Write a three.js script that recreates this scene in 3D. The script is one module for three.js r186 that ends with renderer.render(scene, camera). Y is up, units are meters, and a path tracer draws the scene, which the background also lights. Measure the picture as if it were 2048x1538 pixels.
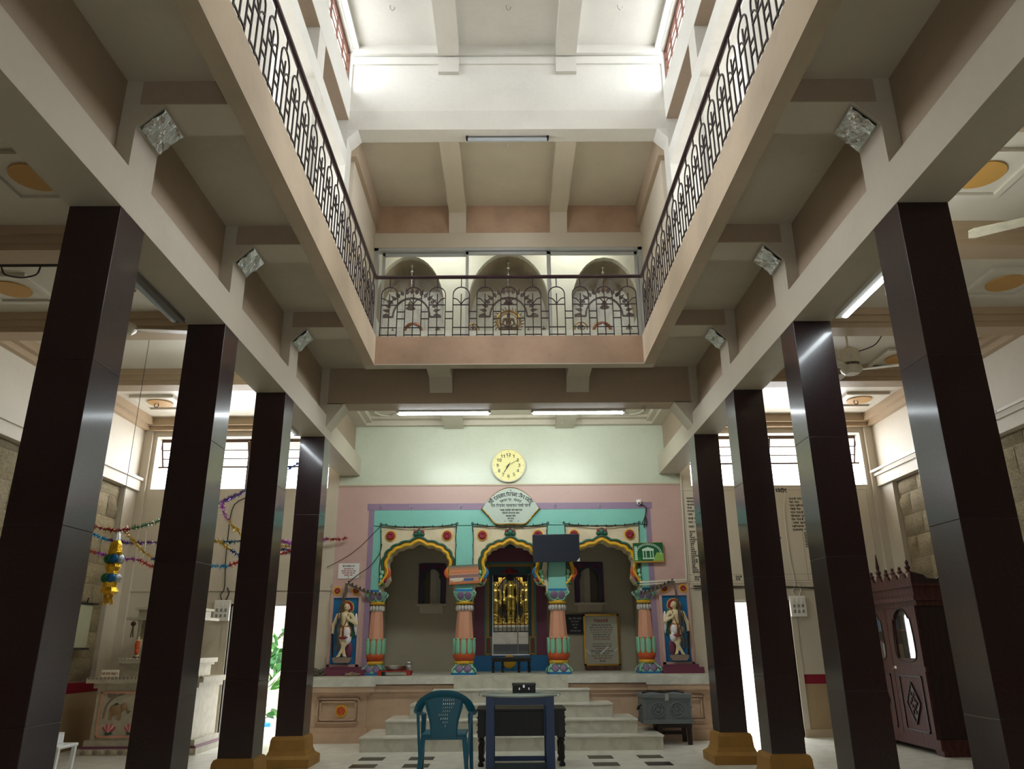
import * as THREE from 'three';
import { mergeGeometries, toCreasedNormals } from 'three/addons/utils/BufferGeometryUtils.js';
import { RoundedBoxGeometry } from 'three/addons/geometries/RoundedBoxGeometry.js';
import { ImprovedNoise } from 'three/addons/math/ImprovedNoise.js';
import { MarchingCubes } from 'three/addons/objects/MarchingCubes.js';
import { RectAreaLightUniformsLib } from 'three/addons/lights/RectAreaLightUniformsLib.js';

RectAreaLightUniformsLib.init();
const V = (x, y, z) => new THREE.Vector3(x, y, z);
const scene = new THREE.Scene();
const renderer = new THREE.WebGLRenderer({ antialias: true });
renderer.toneMapping = THREE.LinearToneMapping;
renderer.toneMappingExposure = 1.9;
renderer.shadowMap.enabled = true;

// ---- camera: solved from the column grid, the steps and the vanishing points
const camera = new THREE.PerspectiveCamera(53.749, 2048 / 1538, 0.05, 200);
{
  const pi = 0.3309, ya = 0.0058, ro = -0.0078;
  const fwd = V(Math.sin(ya) * Math.cos(pi), Math.sin(pi), -Math.cos(ya) * Math.cos(pi));
  const rt = V(Math.cos(ya), 0, Math.sin(ya)), up = rt.clone().cross(fwd);
  const r = rt.clone().multiplyScalar(Math.cos(ro)).addScaledVector(up, Math.sin(ro));
  const u = rt.clone().multiplyScalar(-Math.sin(ro)).addScaledVector(up, Math.cos(ro));
  camera.position.set(-0.019, 1.2, 0);
  camera.quaternion.setFromRotationMatrix(new THREE.Matrix4().makeBasis(r, u, fwd.clone().negate()));
}
scene.add(camera);

// ---- sky: a bright, even overcast
scene.background = new THREE.Color().setRGB(0.93, 0.97, 1.0);
scene.backgroundIntensity = 4.5;

// ---- daylight in the window openings (soft area lights the size of each opening)
function windowLight(name, w, h, x, y, z, nx, ny, nz, k, col = 0xf3f7ff) {
  const l = new THREE.RectAreaLight(col, k, w, h);
  l.name = name; l.position.set(x, y, z); l.lookAt(x + nx, y + ny, z + nz);
  scene.add(l);
}
const ZC = [3.79, 5.487, 7.185, 8.88], CW = 0.295, XI = 2.231, XO = XI + CW, HC = 3.6, ZW = 11.14, PH = 0.82;
for (const s of [-1, 1]) {
  // clerestory bays of the nave
  for (const zz of [-8.2, -6.48, -4.78, -3.08, -1.4, 0.3]) windowLight('clerestory_daylight', 1.3, 0.6, s * 2.74, 9.05, zz, -s, 0, 0, 4);
  // high windows of the aisles
  windowLight('aisle_daylight', 2.6, 0.74, s * 4.0, 3.82, -11.42, 0, 0, 1, 6.5);
  // gallery windows
  for (const zz of [-8.0, -4.6]) windowLight('gallery_daylight', 1.5, 1.3, s * 5.78, 6.5, zz, -s, 0, 0, 14);
}

// ---------------------------------------------------------------- helpers
function rng(seed) { let a = seed >>> 0; return () => { a = (a + 0x6D2B79F5) | 0; let t = Math.imul(a ^ (a >>> 15), 1 | a); t = (t + Math.imul(t ^ (t >>> 7), 61 | t)) ^ t; return ((t ^ (t >>> 14)) >>> 0) / 4294967296; }; }
const noise = new ImprovedNoise();
// periodic fractal noise on a texture of period n
function fbm(u, v, per, oct, seed) {
  let s = 0, a = 0.5, f = per;
  for (let i = 0; i < oct; i++, a *= 0.5, f *= 2) {
    const x = u * f, y = v * f, x0 = x - f, y0 = y - f, z = seed + i * 7.3;
    const n = noise.noise(x, y, z) * (1 - u) * (1 - v) + noise.noise(x0, y, z) * u * (1 - v) + noise.noise(x, y0, z) * (1 - u) * v + noise.noise(x0, y0, z) * u * v;
    s += a * n;
  }
  return s;
}
function dataTex(n, fn, srgb = true) {
  const d = new Uint8Array(n * n * 4);
  for (let j = 0; j < n; j++) for (let i = 0; i < n; i++) {
    const c = fn(i / n, j / n), k = (j * n + i) * 4;
    d[k] = Math.max(0, Math.min(255, c[0] * 255)); d[k + 1] = Math.max(0, Math.min(255, c[1] * 255)); d[k + 2] = Math.max(0, Math.min(255, c[2] * 255)); d[k + 3] = 255;
  }
  const t = new THREE.DataTexture(d, n, n);
  t.wrapS = t.wrapT = THREE.RepeatWrapping; t.magFilter = THREE.LinearFilter; t.minFilter = THREE.LinearMipmapLinearFilter; t.generateMipmaps = true;
  if (srgb) t.colorSpace = THREE.SRGBColorSpace;
  t.needsUpdate = true; return t;
}
function rep(t, metres) { const c = t.clone(); c.repeat.set(1 / metres, 1 / metres); c.needsUpdate = true; return c; }
const G = (v) => [v, v, v];
const T_plaster = dataTex(256, (u, v) => { const a = fbm(u, v, 4, 5, 1), b = fbm(u, v, 40, 2, 9); const k = 0.955 + 0.075 * a + 0.03 * b; return [k, k * 0.996, k * 0.985]; });
const T_plasterB = dataTex(256, (u, v) => G(0.5 + 0.4 * fbm(u, v, 12, 4, 3)), false);
const T_grime = dataTex(512, (u, v) => { const a = fbm(u, v, 3, 6, 21), b = fbm(u, v, 24, 3, 5); const st = Math.max(0, a + 0.12) * 0.75 + Math.max(0, b) * 0.25; const k = 1 - 0.38 * st; return [k, k * 0.985, k * 0.955]; });
const T_granite = dataTex(256, (u, v) => { const a = fbm(u, v, 60, 2, 2), b = fbm(u, v, 24, 3, 8); const k = 0.62 + 0.55 * a + 0.35 * b; return [k, k * 0.96, k * 0.96]; });
const T_marble = dataTex(512, (u, v) => { const w = fbm(u, v, 3, 4, 4); const a = Math.abs(fbm(u, v, 3, 5, 11) + 0.35 * w), vein = Math.max(0, 1 - a * 9); const c = 0.95 + 0.07 * fbm(u, v, 6, 4, 6) - 0.07 * vein; return [c, c * 1.0, c * 0.985]; });
const T_wood = dataTex(256, (u, v) => { const g = fbm(u * 1, v, 3, 3, 6) * 2.5; const r = 0.5 + 0.5 * Math.sin((u * 10 + g) * 6.283); const f = fbm(u, v, 50, 2, 4); const k = 0.72 + 0.2 * r + 0.2 * f; return [k, k * 0.93, k * 0.88]; });
const T_rough = dataTex(256, (u, v) => G(0.5 + 0.55 * fbm(u, v, 8, 5, 31)), false);
const T_stone = dataTex(256, (u, v) => { const a = fbm(u, v, 6, 5, 14); const k = 0.86 + 0.3 * a; return [k, k * 0.98, k * 0.93]; });
const T_foil = dataTex(128, (u, v) => G(0.5 + 0.6 * fbm(u, v, 5, 4, 17)), false);

function mat(hex, o = {}) {
  const p = { color: new THREE.Color(hex), roughness: o.r ?? 0.75, metalness: o.m ?? 0 };
  if (o.map) p.map = rep(o.map, o.s ?? 1.6);
  if (o.bump) { p.bumpMap = rep(o.bump, o.bs ?? 0.6); p.bumpScale = o.bk ?? 0.003; }
  if (o.side) p.side = o.side;
  const phys = o.cc !== undefined || o.sheen || o.tr !== undefined;
  if (o.cc !== undefined) { p.clearcoat = o.cc; p.clearcoatRoughness = o.ccr ?? 0.06; }
  if (o.tr !== undefined) { p.transmission = o.tr; p.thickness = o.th ?? 0; p.ior = o.ior ?? 1.45; }
  if (o.e) { p.emissive = new THREE.Color(o.e); p.emissiveIntensity = o.ei ?? 1; }
  return phys ? new THREE.MeshPhysicalMaterial(p) : new THREE.MeshStandardMaterial(p);
}
const plaster = (hex, o = {}) => mat(hex, { map: T_plaster, s: 2.2, bump: T_plasterB, bs: 0.8, bk: 0.0025, r: 0.62, ...o });
const M = {
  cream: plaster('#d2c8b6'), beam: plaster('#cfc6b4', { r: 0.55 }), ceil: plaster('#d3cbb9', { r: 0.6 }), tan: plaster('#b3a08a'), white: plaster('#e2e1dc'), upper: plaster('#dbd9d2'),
  lilac: plaster('#d6cfd0'), green: plaster('#d9dfcb', { r: 0.3 }), ochre: plaster('#b39a78'), red: plaster('#8d1830', { r: 0.4 }), fascia: plaster('#b89c88', { map: T_grime, s: 1.7 }),
  edge: plaster('#c8b8a2', { map: T_grime, s: 2.6 }), aisleCeil: plaster('#d6cebe', { r: 0.4 }), aisleBeam: plaster('#b29a7c', { r: 0.5 }), peach: plaster('#cfb39c', { map: T_grime, s: 1.3 }),
  granite: mat('#472a30', { map: T_granite, s: 0.5, r: 0.28, cc: 0.5, ccr: 0.1 }), graniteJoint: mat('#3a2428', { r: 0.6 }),
  marble: mat('#ebeae1', { map: T_marble, s: 1.1, r: 0.28 }), marbleDirty: mat('#dcd9cb', { map: T_marble, s: 0.9, r: 0.4 }), blackTile: mat('#25241f', { map: T_granite, s: 0.5, r: 0.25 }),
  ochreStone: mat('#a67c37', { map: T_grime, s: 0.9, r: 0.6, bump: T_rough, bs: 0.3, bk: 0.002 }),
  pink: plaster('#d0ada6', { r: 0.45 }), purple: plaster('#9b82a0', { r: 0.45 }), teal: plaster('#86ccbf', { r: 0.4 }), plum: plaster('#7a3c56', { r: 0.5 }),
  blue: mat('#1b76b4', { r: 0.45, map: T_plaster }), yellow: mat('#d9a92a', { r: 0.4 }), orange: mat('#c8542a', { r: 0.45 }), dkgreen: mat('#1e5b46', { r: 0.45 }), mint: mat('#86c2a2', { r: 0.5 }),
  crimson: mat('#8c1f30', { r: 0.45 }), spandrel: plaster('#ddd0b4', { map: T_grime, s: 1.1 }), salmon: mat('#dda084', { r: 0.5, map: T_plaster }), mauve: mat('#80688a', { r: 0.5 }), silver: mat('#b9b4ae', { r: 0.5 }),
  skin: mat('#e3cfa6', { r: 0.5 }), whitePaint: mat('#e9e6ea', { r: 0.45 }), hairBrown: mat('#8a6238', { r: 0.6 }), pedestal: mat('#8d7a6c', { r: 0.6 }),
  iron: mat('#241519', { r: 0.45 }), rail: mat('#2c1218', { r: 0.32 }), steel: mat('#b4b4b2', { r: 0.28, m: 0.7 }), alum: mat('#b9bcbc', { r: 0.35, m: 0.35 }), frameBrown: mat('#4a3426', { r: 0.5 }), grille: mat('#5e3b2e', { r: 0.5 }),
  black: mat('#141414', { r: 0.5 }), wire: mat('#2b2622', { r: 0.6 }), pipe: mat('#d9d3c2', { r: 0.4 }), plasticWhite: mat('#e8e6df', { r: 0.4 }),
  chair: mat('#0c6c88', { r: 0.38 }), tableBlue: mat('#123a6b', { r: 0.4 }), darkWood: mat('#1d1a14', { map: T_wood, s: 0.7, r: 0.45 }), cabinet: mat('#55281f', { map: T_wood, s: 0.8, r: 0.72 }), cabinetDark: mat('#2c1310', { map: T_wood, s: 0.8, r: 0.6 }), glassTop: mat('#aebdb8', { r: 0.08 }),
  gold: mat('#c4b468', { r: 0.34, m: 1 }), brass: mat('#b08a3c', { r: 0.25, m: 1 }), bronze: mat('#5e4630', { r: 0.38, m: 0.8 }), copper: mat('#9a5a32', { r: 0.35, m: 0.9 }), foil: mat('#cfd3d2', { r: 0.22, m: 1, bump: T_foil, bs: 0.12, bk: 0.012 }),
  grey: mat('#6a7276', { r: 0.45 }), stoneWall: mat('#b9ab8e', { map: T_stone, s: 0.5, r: 0.9, bump: T_rough, bs: 0.25, bk: 0.02 }), mortar: mat('#9a8c70', { r: 0.95 }),
  pane: new THREE.MeshPhysicalMaterial({ color: 0xffffff, transmission: 1, thickness: 0, roughness: 0.02, ior: 1.45 }),
};

// ---------------------------------------------------------------- geometry helpers (world metres; uv by dominant axis, in metres)
function uvm(g) {
  if (g.index) g = g.toNonIndexed();
  const p = g.attributes.position, n = g.attributes.normal, uv = new Float32Array(p.count * 2), a = V(0, 0, 0), b = V(0, 0, 0), c = V(0, 0, 0), N = V(0, 0, 0);
  for (let i = 0; i < p.count; i += 3) {
    a.fromBufferAttribute(p, i); b.fromBufferAttribute(p, i + 1); c.fromBufferAttribute(p, i + 2);
    N.copy(b).sub(a).cross(c.clone().sub(a));
    const ax = Math.abs(N.x), ay = Math.abs(N.y), az = Math.abs(N.z);
    [a, b, c].forEach((q, k) => {
      const j = (i + k) * 2;
      if (ax >= ay && ax >= az) { uv[j] = q.z; uv[j + 1] = q.y; } else if (ay >= az) { uv[j] = q.x; uv[j + 1] = q.z; } else { uv[j] = q.x; uv[j + 1] = q.y; }
    });
  }
  g.setAttribute('uv', new THREE.BufferAttribute(uv, 2));
  for (const k of Object.keys(g.attributes)) if (!['position', 'normal', 'uv'].includes(k)) g.deleteAttribute(k);
  return g;
}
const bx = (x0, x1, y0, y1, z0, z1) => { const g = new THREE.BoxGeometry(Math.abs(x1 - x0), Math.abs(y1 - y0), Math.abs(z1 - z0)); g.translate((x0 + x1) / 2, (y0 + y1) / 2, (z0 + z1) / 2); return uvm(g); };
const rb = (x0, x1, y0, y1, z0, z1, r = 0.01, seg = 1) => { const w = Math.abs(x1 - x0), h = Math.abs(y1 - y0), d = Math.abs(z1 - z0); const g = new RoundedBoxGeometry(w, h, d, seg, Math.min(r, w / 2.01, h / 2.01, d / 2.01)); g.translate((x0 + x1) / 2, (y0 + y1) / 2, (z0 + z1) / 2); return uvm(g); };
const J = (...l) => { const f = l.flat(Infinity).filter(Boolean); return f.length === 1 ? f[0] : mergeGeometries(f.map((g) => (g.index ? uvm(g) : g)), false); };
// prism: polygon [[a,b],...] in a plane, extruded along the third axis between c0 and c1. axes 'xy' -> along z, 'zy' -> along x, 'xz' -> along y
function prism(poly, c0, c1, axes = 'xy', holes = [], bevel = 0) {
  const sh = new THREE.Shape(poly.map(([a, b]) => new THREE.Vector2(a, b)));
  for (const h of holes) sh.holes.push(new THREE.Path(h.map(([a, b]) => new THREE.Vector2(a, b))));
  const lo = Math.min(c0, c1), hi = Math.max(c0, c1), d = hi - lo;
  const g = new THREE.ExtrudeGeometry(sh, { depth: d - 2 * bevel, bevelEnabled: bevel > 0, bevelSize: bevel, bevelThickness: bevel, bevelSegments: 1, bevelOffset: -bevel, curveSegments: 6 });
  g.translate(0, 0, lo + bevel);
  if (axes === 'zy') { const m = new THREE.Matrix4().set(0, 0, 1, 0, 0, 1, 0, 0, 1, 0, 0, 0, 0, 0, 0, 1); g.applyMatrix4(m); flip(g); }
  if (axes === 'xz') { const m = new THREE.Matrix4().set(1, 0, 0, 0, 0, 0, 1, 0, 0, 1, 0, 0, 0, 0, 0, 1); g.applyMatrix4(m); flip(g); }
  return uvm(g);
}
function flip(g) { if (g.index) { const a = g.index.array; for (let i = 0; i < a.length; i += 3) { const t = a[i]; a[i] = a[i + 1]; a[i + 1] = t; } } else for (const k of Object.keys(g.attributes)) { const at = g.attributes[k], s = at.itemSize, A = at.array; for (let i = 0; i < at.count; i += 3) for (let j = 0; j < s; j++) { const t = A[i * s + j]; A[i * s + j] = A[(i + 1) * s + j]; A[(i + 1) * s + j] = t; } } g.computeVertexNormals(); return g; }
function mir(g) { const c = (g.index ? g.toNonIndexed() : g.clone()); c.applyMatrix4(new THREE.Matrix4().makeScale(-1, 1, 1)); return flipSoft(c); }
function flipSoft(g) { for (const k of Object.keys(g.attributes)) { const at = g.attributes[k], s = at.itemSize, A = at.array; for (let i = 0; i < at.count; i += 3) for (let j = 0; j < s; j++) { const t = A[i * s + j]; A[i * s + j] = A[(i + 1) * s + j]; A[(i + 1) * s + j] = t; } } return g; }
const lathe = (pts, seg = 16, x = 0, y = 0, z = 0) => { const g = new THREE.LatheGeometry(pts.map(([r, h]) => new THREE.Vector2(Math.max(r, 1e-4), h)), seg); g.translate(x, y, z); return uvm(toCreasedNormals(g, 0.7)); };
function tube(pts, r, seg = 6, closed = false, div) {
  const c = new THREE.CatmullRomCurve3(pts.map((p) => V(...p)), closed, 'catmullrom', 0.4);
  return uvm(new THREE.TubeGeometry(c, div ?? Math.max(2, pts.length * 3), r, seg, closed));
}
// straight-segment bar of square section along a polyline
function bar(pts, w, h = w) {
  const l = [];
  for (let i = 0; i + 1 < pts.length; i++) {
    const a = V(...pts[i]), b = V(...pts[i + 1]), d = b.clone().sub(a), L = d.length(); if (L < 1e-5) continue;
    const g = new THREE.BoxGeometry(w, L + (pts.length > 2 ? w * 0.5 : 0), h);
    g.applyQuaternion(new THREE.Quaternion().setFromUnitVectors(V(0, 1, 0), d.normalize())); g.translate((a.x + b.x) / 2, (a.y + b.y) / 2, (a.z + b.z) / 2); l.push(uvm(g));
  }
  return J(l);
}
const sph = (x, y, z, rx, ry = rx, rz = rx, a = 14, b = 10) => { const g = new THREE.SphereGeometry(1, a, b); g.scale(rx, ry, rz); g.translate(x, y, z); return uvm(g); };
const cyl = (x, y0, y1, z, r0, r1 = r0, seg = 16) => { const g = new THREE.CylinderGeometry(r1, r0, y1 - y0, seg); g.translate(x, (y0 + y1) / 2, z); return uvm(g); };
const rotG = (g, ax, ang, px = 0, py = 0, pz = 0) => { g.translate(-px, -py, -pz); g.applyQuaternion(new THREE.Quaternion().setFromAxisAngle(V(...ax), ang)); g.translate(px, py, pz); return g; };

// ---------------------------------------------------------------- objects
const taken = {};
function numbered(n) { if (taken[n] === undefined) { taken[n] = 0; return n; } taken[n]++; return n + '_' + String(taken[n]).padStart(3, '0'); }
function shade(m) { m.castShadow = true; m.receiveShadow = true; return m; }
function thing(name, label, category, pos = [0, 0, 0], group) {
  const o = new THREE.Group(); o.name = numbered(name); o.position.set(...pos); o.userData = { label, category, kind: 'thing' }; if (group) o.userData.group = group;
  scene.add(o); return o;
}
// part of a thing; geometry given in world coordinates
function part(t, name, geo, m, label) {
  const g = J(geo), w = V(0, 0, 0); for (let o = t; o && o !== scene; o = o.parent) w.add(o.position);
  g.translate(-w.x, -w.y, -w.z);
  const me = shade(new THREE.Mesh(g, m)); me.name = name; if (label) me.userData.label = label; t.add(me); return me;
}
function single(name, label, category, geo, m, group) {   // a thing that is one mesh
  const g = J(geo); g.computeBoundingBox(); const b = g.boundingBox, p = [(b.min.x + b.max.x) / 2, b.min.y, (b.min.z + b.max.z) / 2];
  g.translate(-p[0], -p[1], -p[2]);
  const me = shade(new THREE.Mesh(g, m)); me.name = numbered(name); me.position.set(...p); me.userData = { label, category, kind: 'thing' }; if (group) me.userData.group = group;
  scene.add(me); return me;
}
function struct(name, label, category, geo, m) {
  const me = shade(new THREE.Mesh(J(geo), m)); me.name = numbered(name); me.userData = { label, category, kind: 'structure' }; scene.add(me); return me;
}
function sgroup(name, label, category) { const o = new THREE.Group(); o.name = numbered(name); o.userData = { label, category, kind: 'structure' }; scene.add(o); return o; }
// ================================================================ THE SHELL
const ZN = 5.0; // wall behind the camera
// floor of white marble with inset black tiles
{
  const f = sgroup('floor', 'white marble floor with black square insets before the steps', 'floor');
  const xs = [-1.71, -1.15, 0.86, 1.42], zs = [-9.57, -9.03, -8.49, -7.95, -7.41, -6.87];
  part(f, 'marble_paving', bx(-5.75, 5.75, -0.2, 0, ZN, -15.6), M.marble);
  for (const z of zs) for (const x of xs) part(f, 'black_tile', bx(x, x + 0.275, -0.02, 0.003, z, z + 0.25), M.blackTile);
}
// back wall of the aisles at either side of the shrine front, with high windows and a doorway each
for (const s of [-1, 1]) {
  const side = s < 0 ? 'left' : 'right', X = (a, b) => (s > 0 ? [a, b] : [-b, -a]);
  const w = sgroup('wall_back_' + side, 'cream rear wall of the ' + side + ' aisle with a red painted band', 'wall');
  const z0 = -ZW, z1 = -ZW - 0.26, B = (a, b, y0, y1, za = z0, zb = z1) => bx(...X(a, b), y0, y1, za, zb);
  part(w, 'plaster', [B(2.53, 2.66, 0.67, 4.6), B(5.36, 5.75, 0.67, 4.6), B(2.66, 5.36, 4.22, 4.6), B(2.66, 3.08, 1.78, 3.42), B(3.08, 3.94, 1.78, 3.42), B(3.94, 5.36, 0.79, 3.42), B(2.66, 3.08, 0.67, 1.78), B(5.36, 5.75, 0.67, 0.79)], M.cream);
  part(w, 'dado', [B(2.53, 3.08, 0, 0.67), B(3.94, 5.75, 0, 0.67)], M.ochre);
  part(w, 'red_band', [B(3.94, 5.75, 0.67, 0.79, z0 + 0.004)], M.red);
  part(w, 'skirting', [B(3.94, 5.5, 0, 0.1, z0 + 0.02)], M.edge);
  part(w, 'lintel_band', [B(3.0, 4.02, 1.78, 1.93, z0 + 0.02, z0), B(2.53, 5.5, 1.955, 1.985, z0 + 0.018, z0), B(3.0, 3.08, 0.02, 1.78, z0 + 0.012), B(3.94, 4.02, 0.02, 1.78, z0 + 0.012)], M.cream);
  part(w, 'cornice', [B(2.53, 5.5, 4.30, 4.475, z0 + 0.1, z0), B(2.53, 5.5, 4.36, 4.475, z0 + 0.17, z0)], M.aisleBeam);
  part(w, 'pilaster', [B(5.38, 5.5, 0.8, 4.3, z0 + 0.05, z0)], M.cream);
  // high window: brown steel frame, muntins, top hung vents standing open
  const wi = sgroup('window_' + (s < 0 ? 1 : 2), 'high steel window of the ' + side + ' aisle rear wall, blown out by daylight', 'window');
  const fx = [2.66, 3.98, 4.22, 5.36], fz = -ZW - 0.16;
  const fr = [B(2.66, 5.36, 4.19, 4.22, fz, fz - 0.03), B(2.66, 5.36, 3.42, 3.44, fz, fz - 0.03)];
  for (const x of [2.675, 3.97, 5.345]) fr.push(B(x - 0.015, x + 0.015, 3.42, 4.22, fz, fz - 0.035));
  fr.push(B(2.66, 5.36, 3.775, 3.80, fz, fz - 0.03));
  part(wi, 'window_frame', fr, M.frameBrown);
  for (const [a, b] of [[2.7, 3.94], [4.0, 5.32]]) {
    const g = [], y0 = 3.80, y1 = 4.19;
    for (const y of [y0, y0 + 0.13, y0 + 0.26, y1]) g.push(bx(...X(a, b), y - 0.008, y + 0.008, fz, fz - 0.02));
    for (const x of [a, b]) g.push(bx(...X(x - 0.012, x + 0.012), y0, y1, fz, fz - 0.02));
    part(wi, 'vent', rotG(J(g), [1, 0, 0], 0.35, 0, y1, fz - 0.03), M.frameBrown);
    part(wi, 'pane', rotG(bx(...X(a, b), y0, y1, fz - 0.012, fz - 0.016), [1, 0, 0], 0.35, 0, y1, fz - 0.03), M.pane);
    for (let k = 0; k < 3; k++) { const p0 = a + (b - a) * k / 3, p1 = a + (b - a) * (k + 1) / 3; part(wi, 'pane', bx(...X(p0, p1), 3.44, 3.775, fz - 0.012, fz - 0.016), M.pane); if (k) part(wi, 'muntin', bx(...X(p0 - 0.006, p0 + 0.006), 3.44, 3.775, fz - 0.005, fz - 0.02), M.frameBrown); }
  }
  part(wi, 'reveal', [B(2.66, 2.70, 3.42, 4.22, z0, fz), B(5.32, 5.36, 3.42, 4.22, z0, fz)], M.cream);
  struct('sunshade', 'cream concrete sunshade outside the ' + side + ' aisle window', 'sunshade', B(2.4, 5.6, 4.24, 4.32, -ZW - 0.26, -ZW - 0.9), M.cream);
}
// side walls: ochre dado, red band, rough stone panels between pilasters, ledge, plaster, cornice
const R1 = rng(77);
const stoneGeos = [];
for (let v = 0; v < 6; v++) {
  const g = new THREE.PlaneGeometry(1, 1, 4, 3), p = g.attributes.position;
  for (let i = 0; i < p.count; i++) { const x = p.getX(i), y = p.getY(i), e = Math.min(0.5 - Math.abs(x), 0.5 - Math.abs(y)); p.setZ(i, e < 0.01 ? 0 : 0.022 + 0.05 * (R1() - 0.25)); if (e >= 0.01) { p.setX(i, x + 0.1 * (R1() - 0.5)); p.setY(i, y + 0.1 * (R1() - 0.5)); } }
  stoneGeos.push(toCreasedNormals(g, 0.35));
}
const stoneMats = ['#b5a788', '#a99c80', '#c2b596', '#b0a284'].map((h) => mat(h, { map: T_stone, s: 0.6, r: 0.92, bump: T_rough, bs: 0.3, bk: 0.03 }));
for (const s of [-1, 1]) {
  const side = s < 0 ? 'left' : 'right', w = sgroup('wall_' + side, side + ' aisle side wall of rough stone between plaster pilasters', 'wall');
  const B = (a, b, y0, y1, z0, z1) => (s > 0 ? bx(a, b, y0, y1, z0, z1) : bx(-b, -a, y0, y1, z0, z1));
  part(w, 'plaster', [B(5.5, 5.8, 3.57, 4.6, ZN, -ZW - 0.26)], M.cream);
  part(w, 'backing', [B(5.56, 5.8, 0.79, 3.4, ZN, -ZW - 0.26)], M.mortar);
  part(w, 'dado', [B(5.5, 5.8, 0, 0.67, ZN, -ZW - 0.26)], M.ochre);
  part(w, 'red_band', [B(5.495, 5.8, 0.67, 0.79, ZN, -ZW)], M.red);
  part(w, 'ledge', [B(5.44, 5.8, 3.38, 3.57, ZN, -ZW), B(5.41, 5.8, 3.53, 3.57, ZN, -ZW)], M.cream);
  part(w, 'cornice', [B(5.42, 5.8, 4.30, 4.475, ZN, -ZW), B(5.34, 5.8, 4.37, 4.475, ZN, -ZW)], M.aisleBeam);
  const pil = [[-11.14, -10.74], [-9.17, -8.88], [-7.475, -7.185], [-5.777, -5.487]];
  for (const [a, b] of pil) part(w, 'pilaster', B(5.49, 5.8, 0.79, 3.4, b, a), M.cream);
  const bays = [[-10.74, -9.17], [-8.88, -7.475], [-7.185, -5.777]];
  for (const [z0, z1] of bays) {
    let row = 0;
    for (let y = 0.80; y < 3.37; row++) {
      const h = Math.min(0.27 + 0.06 * R1(), 3.38 - y); let z = z0;
      const first = row % 2 ? 0.28 : 0.52;
      for (let k = 0; z < z1 - 0.02; k++) {
        const L = Math.min((k ? 0.42 + 0.2 * R1() : first), z1 - z) - 0.0;
        const me = shade(new THREE.Mesh(stoneGeos[Math.floor(R1() * 6)], stoneMats[Math.floor(R1() * 4)]));
        me.name = 'stone_block'; me.scale.set(L - 0.012, h - 0.012, 1); me.rotation.y = s > 0 ? -Math.PI / 2 : Math.PI / 2; me.position.set(s * 5.555, y + h / 2, z + L / 2); w.add(me);
        z += L;
      }
      y += h;
    }
  }
}
struct('wall_front', 'plain cream entrance wall with a narrow doorway behind the viewer', 'wall', [bx(-5.8, -0.5, 0, 9.8, ZN, ZN + 0.25), bx(0.5, 5.8, 0, 9.8, ZN, ZN + 0.25), bx(-0.5, 0.5, 2.0, 9.8, ZN, ZN + 0.25)], M.cream);

// ---- slab, colonnade beams, coffers
const slabY = 4.475, gal = 4.66;
{
  const c = sgroup('ceiling', 'beige aisle ceiling slab that carries the upper gallery', 'ceiling');
  for (const s of [-1, 1]) {
    part(c, 'slab', s > 0 ? bx(XO, 5.8, slabY, gal, ZN, -ZW) : bx(-5.8, -XO, slabY, gal, ZN, -ZW), M.aisleCeil);
    part(c, 'coffer_soffit', s > 0 ? bx(1.58, XO, slabY, gal, ZN, -ZW) : bx(-XO, -1.58, slabY, gal, ZN, -ZW), M.ceil);
  }
  part(c, 'coffer_soffit', bx(-1.58, 1.58, slabY, gal, -8.31, -ZW), M.ceil);
}
const haunch = (s, x0, y0, dx, dy, z0, z1) => prism([[s * x0, y0], [s * (x0 - dx), y0 + dy], [s * x0, y0 + dy]], z1, z0, 'xy');
for (const s of [-1, 1]) {
  const side = s < 0 ? 'left' : 'right', B = (a, b, y0, y1, z0, z1) => (s > 0 ? bx(a, b, y0, y1, z0, z1) : bx(-b, -a, y0, y1, z0, z1));
  const bm = sgroup('colonnade_beam_' + side, 'long plastered beam resting on the ' + side + ' row of granite columns', 'beam');
  part(bm, 'beam', B(XI, XO, HC, 3.87, ZN, -ZW), M.beam);
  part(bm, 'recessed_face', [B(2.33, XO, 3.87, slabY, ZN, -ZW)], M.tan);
  part(bm, 'outer_face', [B(XO - 0.002, XO + 0.004, HC, slabY, ZN, -ZW)], M.beam);
  for (const z of [2.092, ...ZC]) {
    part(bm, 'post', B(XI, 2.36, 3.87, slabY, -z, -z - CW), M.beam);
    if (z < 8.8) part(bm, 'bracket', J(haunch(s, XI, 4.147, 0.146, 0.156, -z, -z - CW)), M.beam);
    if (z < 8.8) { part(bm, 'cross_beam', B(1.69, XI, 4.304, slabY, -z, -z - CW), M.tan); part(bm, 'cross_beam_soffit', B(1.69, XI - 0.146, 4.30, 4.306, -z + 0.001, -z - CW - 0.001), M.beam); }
  }
  // balcony edge
  const ed = sgroup('balcony_edge_' + side, 'weathered plaster edge beam of the ' + side + ' balcony', 'balcony edge');
  part(ed, 'fascia', B(1.575, 1.70, 4.30, gal, ZN, -8.42), M.edge);
  // aisle cross beams with a stepped moulding
  for (const z of [2.092, ...ZC]) {
    const xb = struct('ceiling_beam', 'brown plaster beam crossing the ' + side + ' aisle ceiling at the ' + (['column behind the viewer', 'first', 'second', 'third', 'fourth'][[2.092, ...ZC].indexOf(z)]) + ' column', 'beam', [B(XO, 5.5, 4.28, slabY, -z - 0.03, -z - CW + 0.03), B(XO, 5.5, 4.40, slabY, -z + 0.035, -z - CW - 0.035), B(XO, 5.5, 4.335, slabY, -z, -z - CW)], M.aisleBeam);
  }
}
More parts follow.
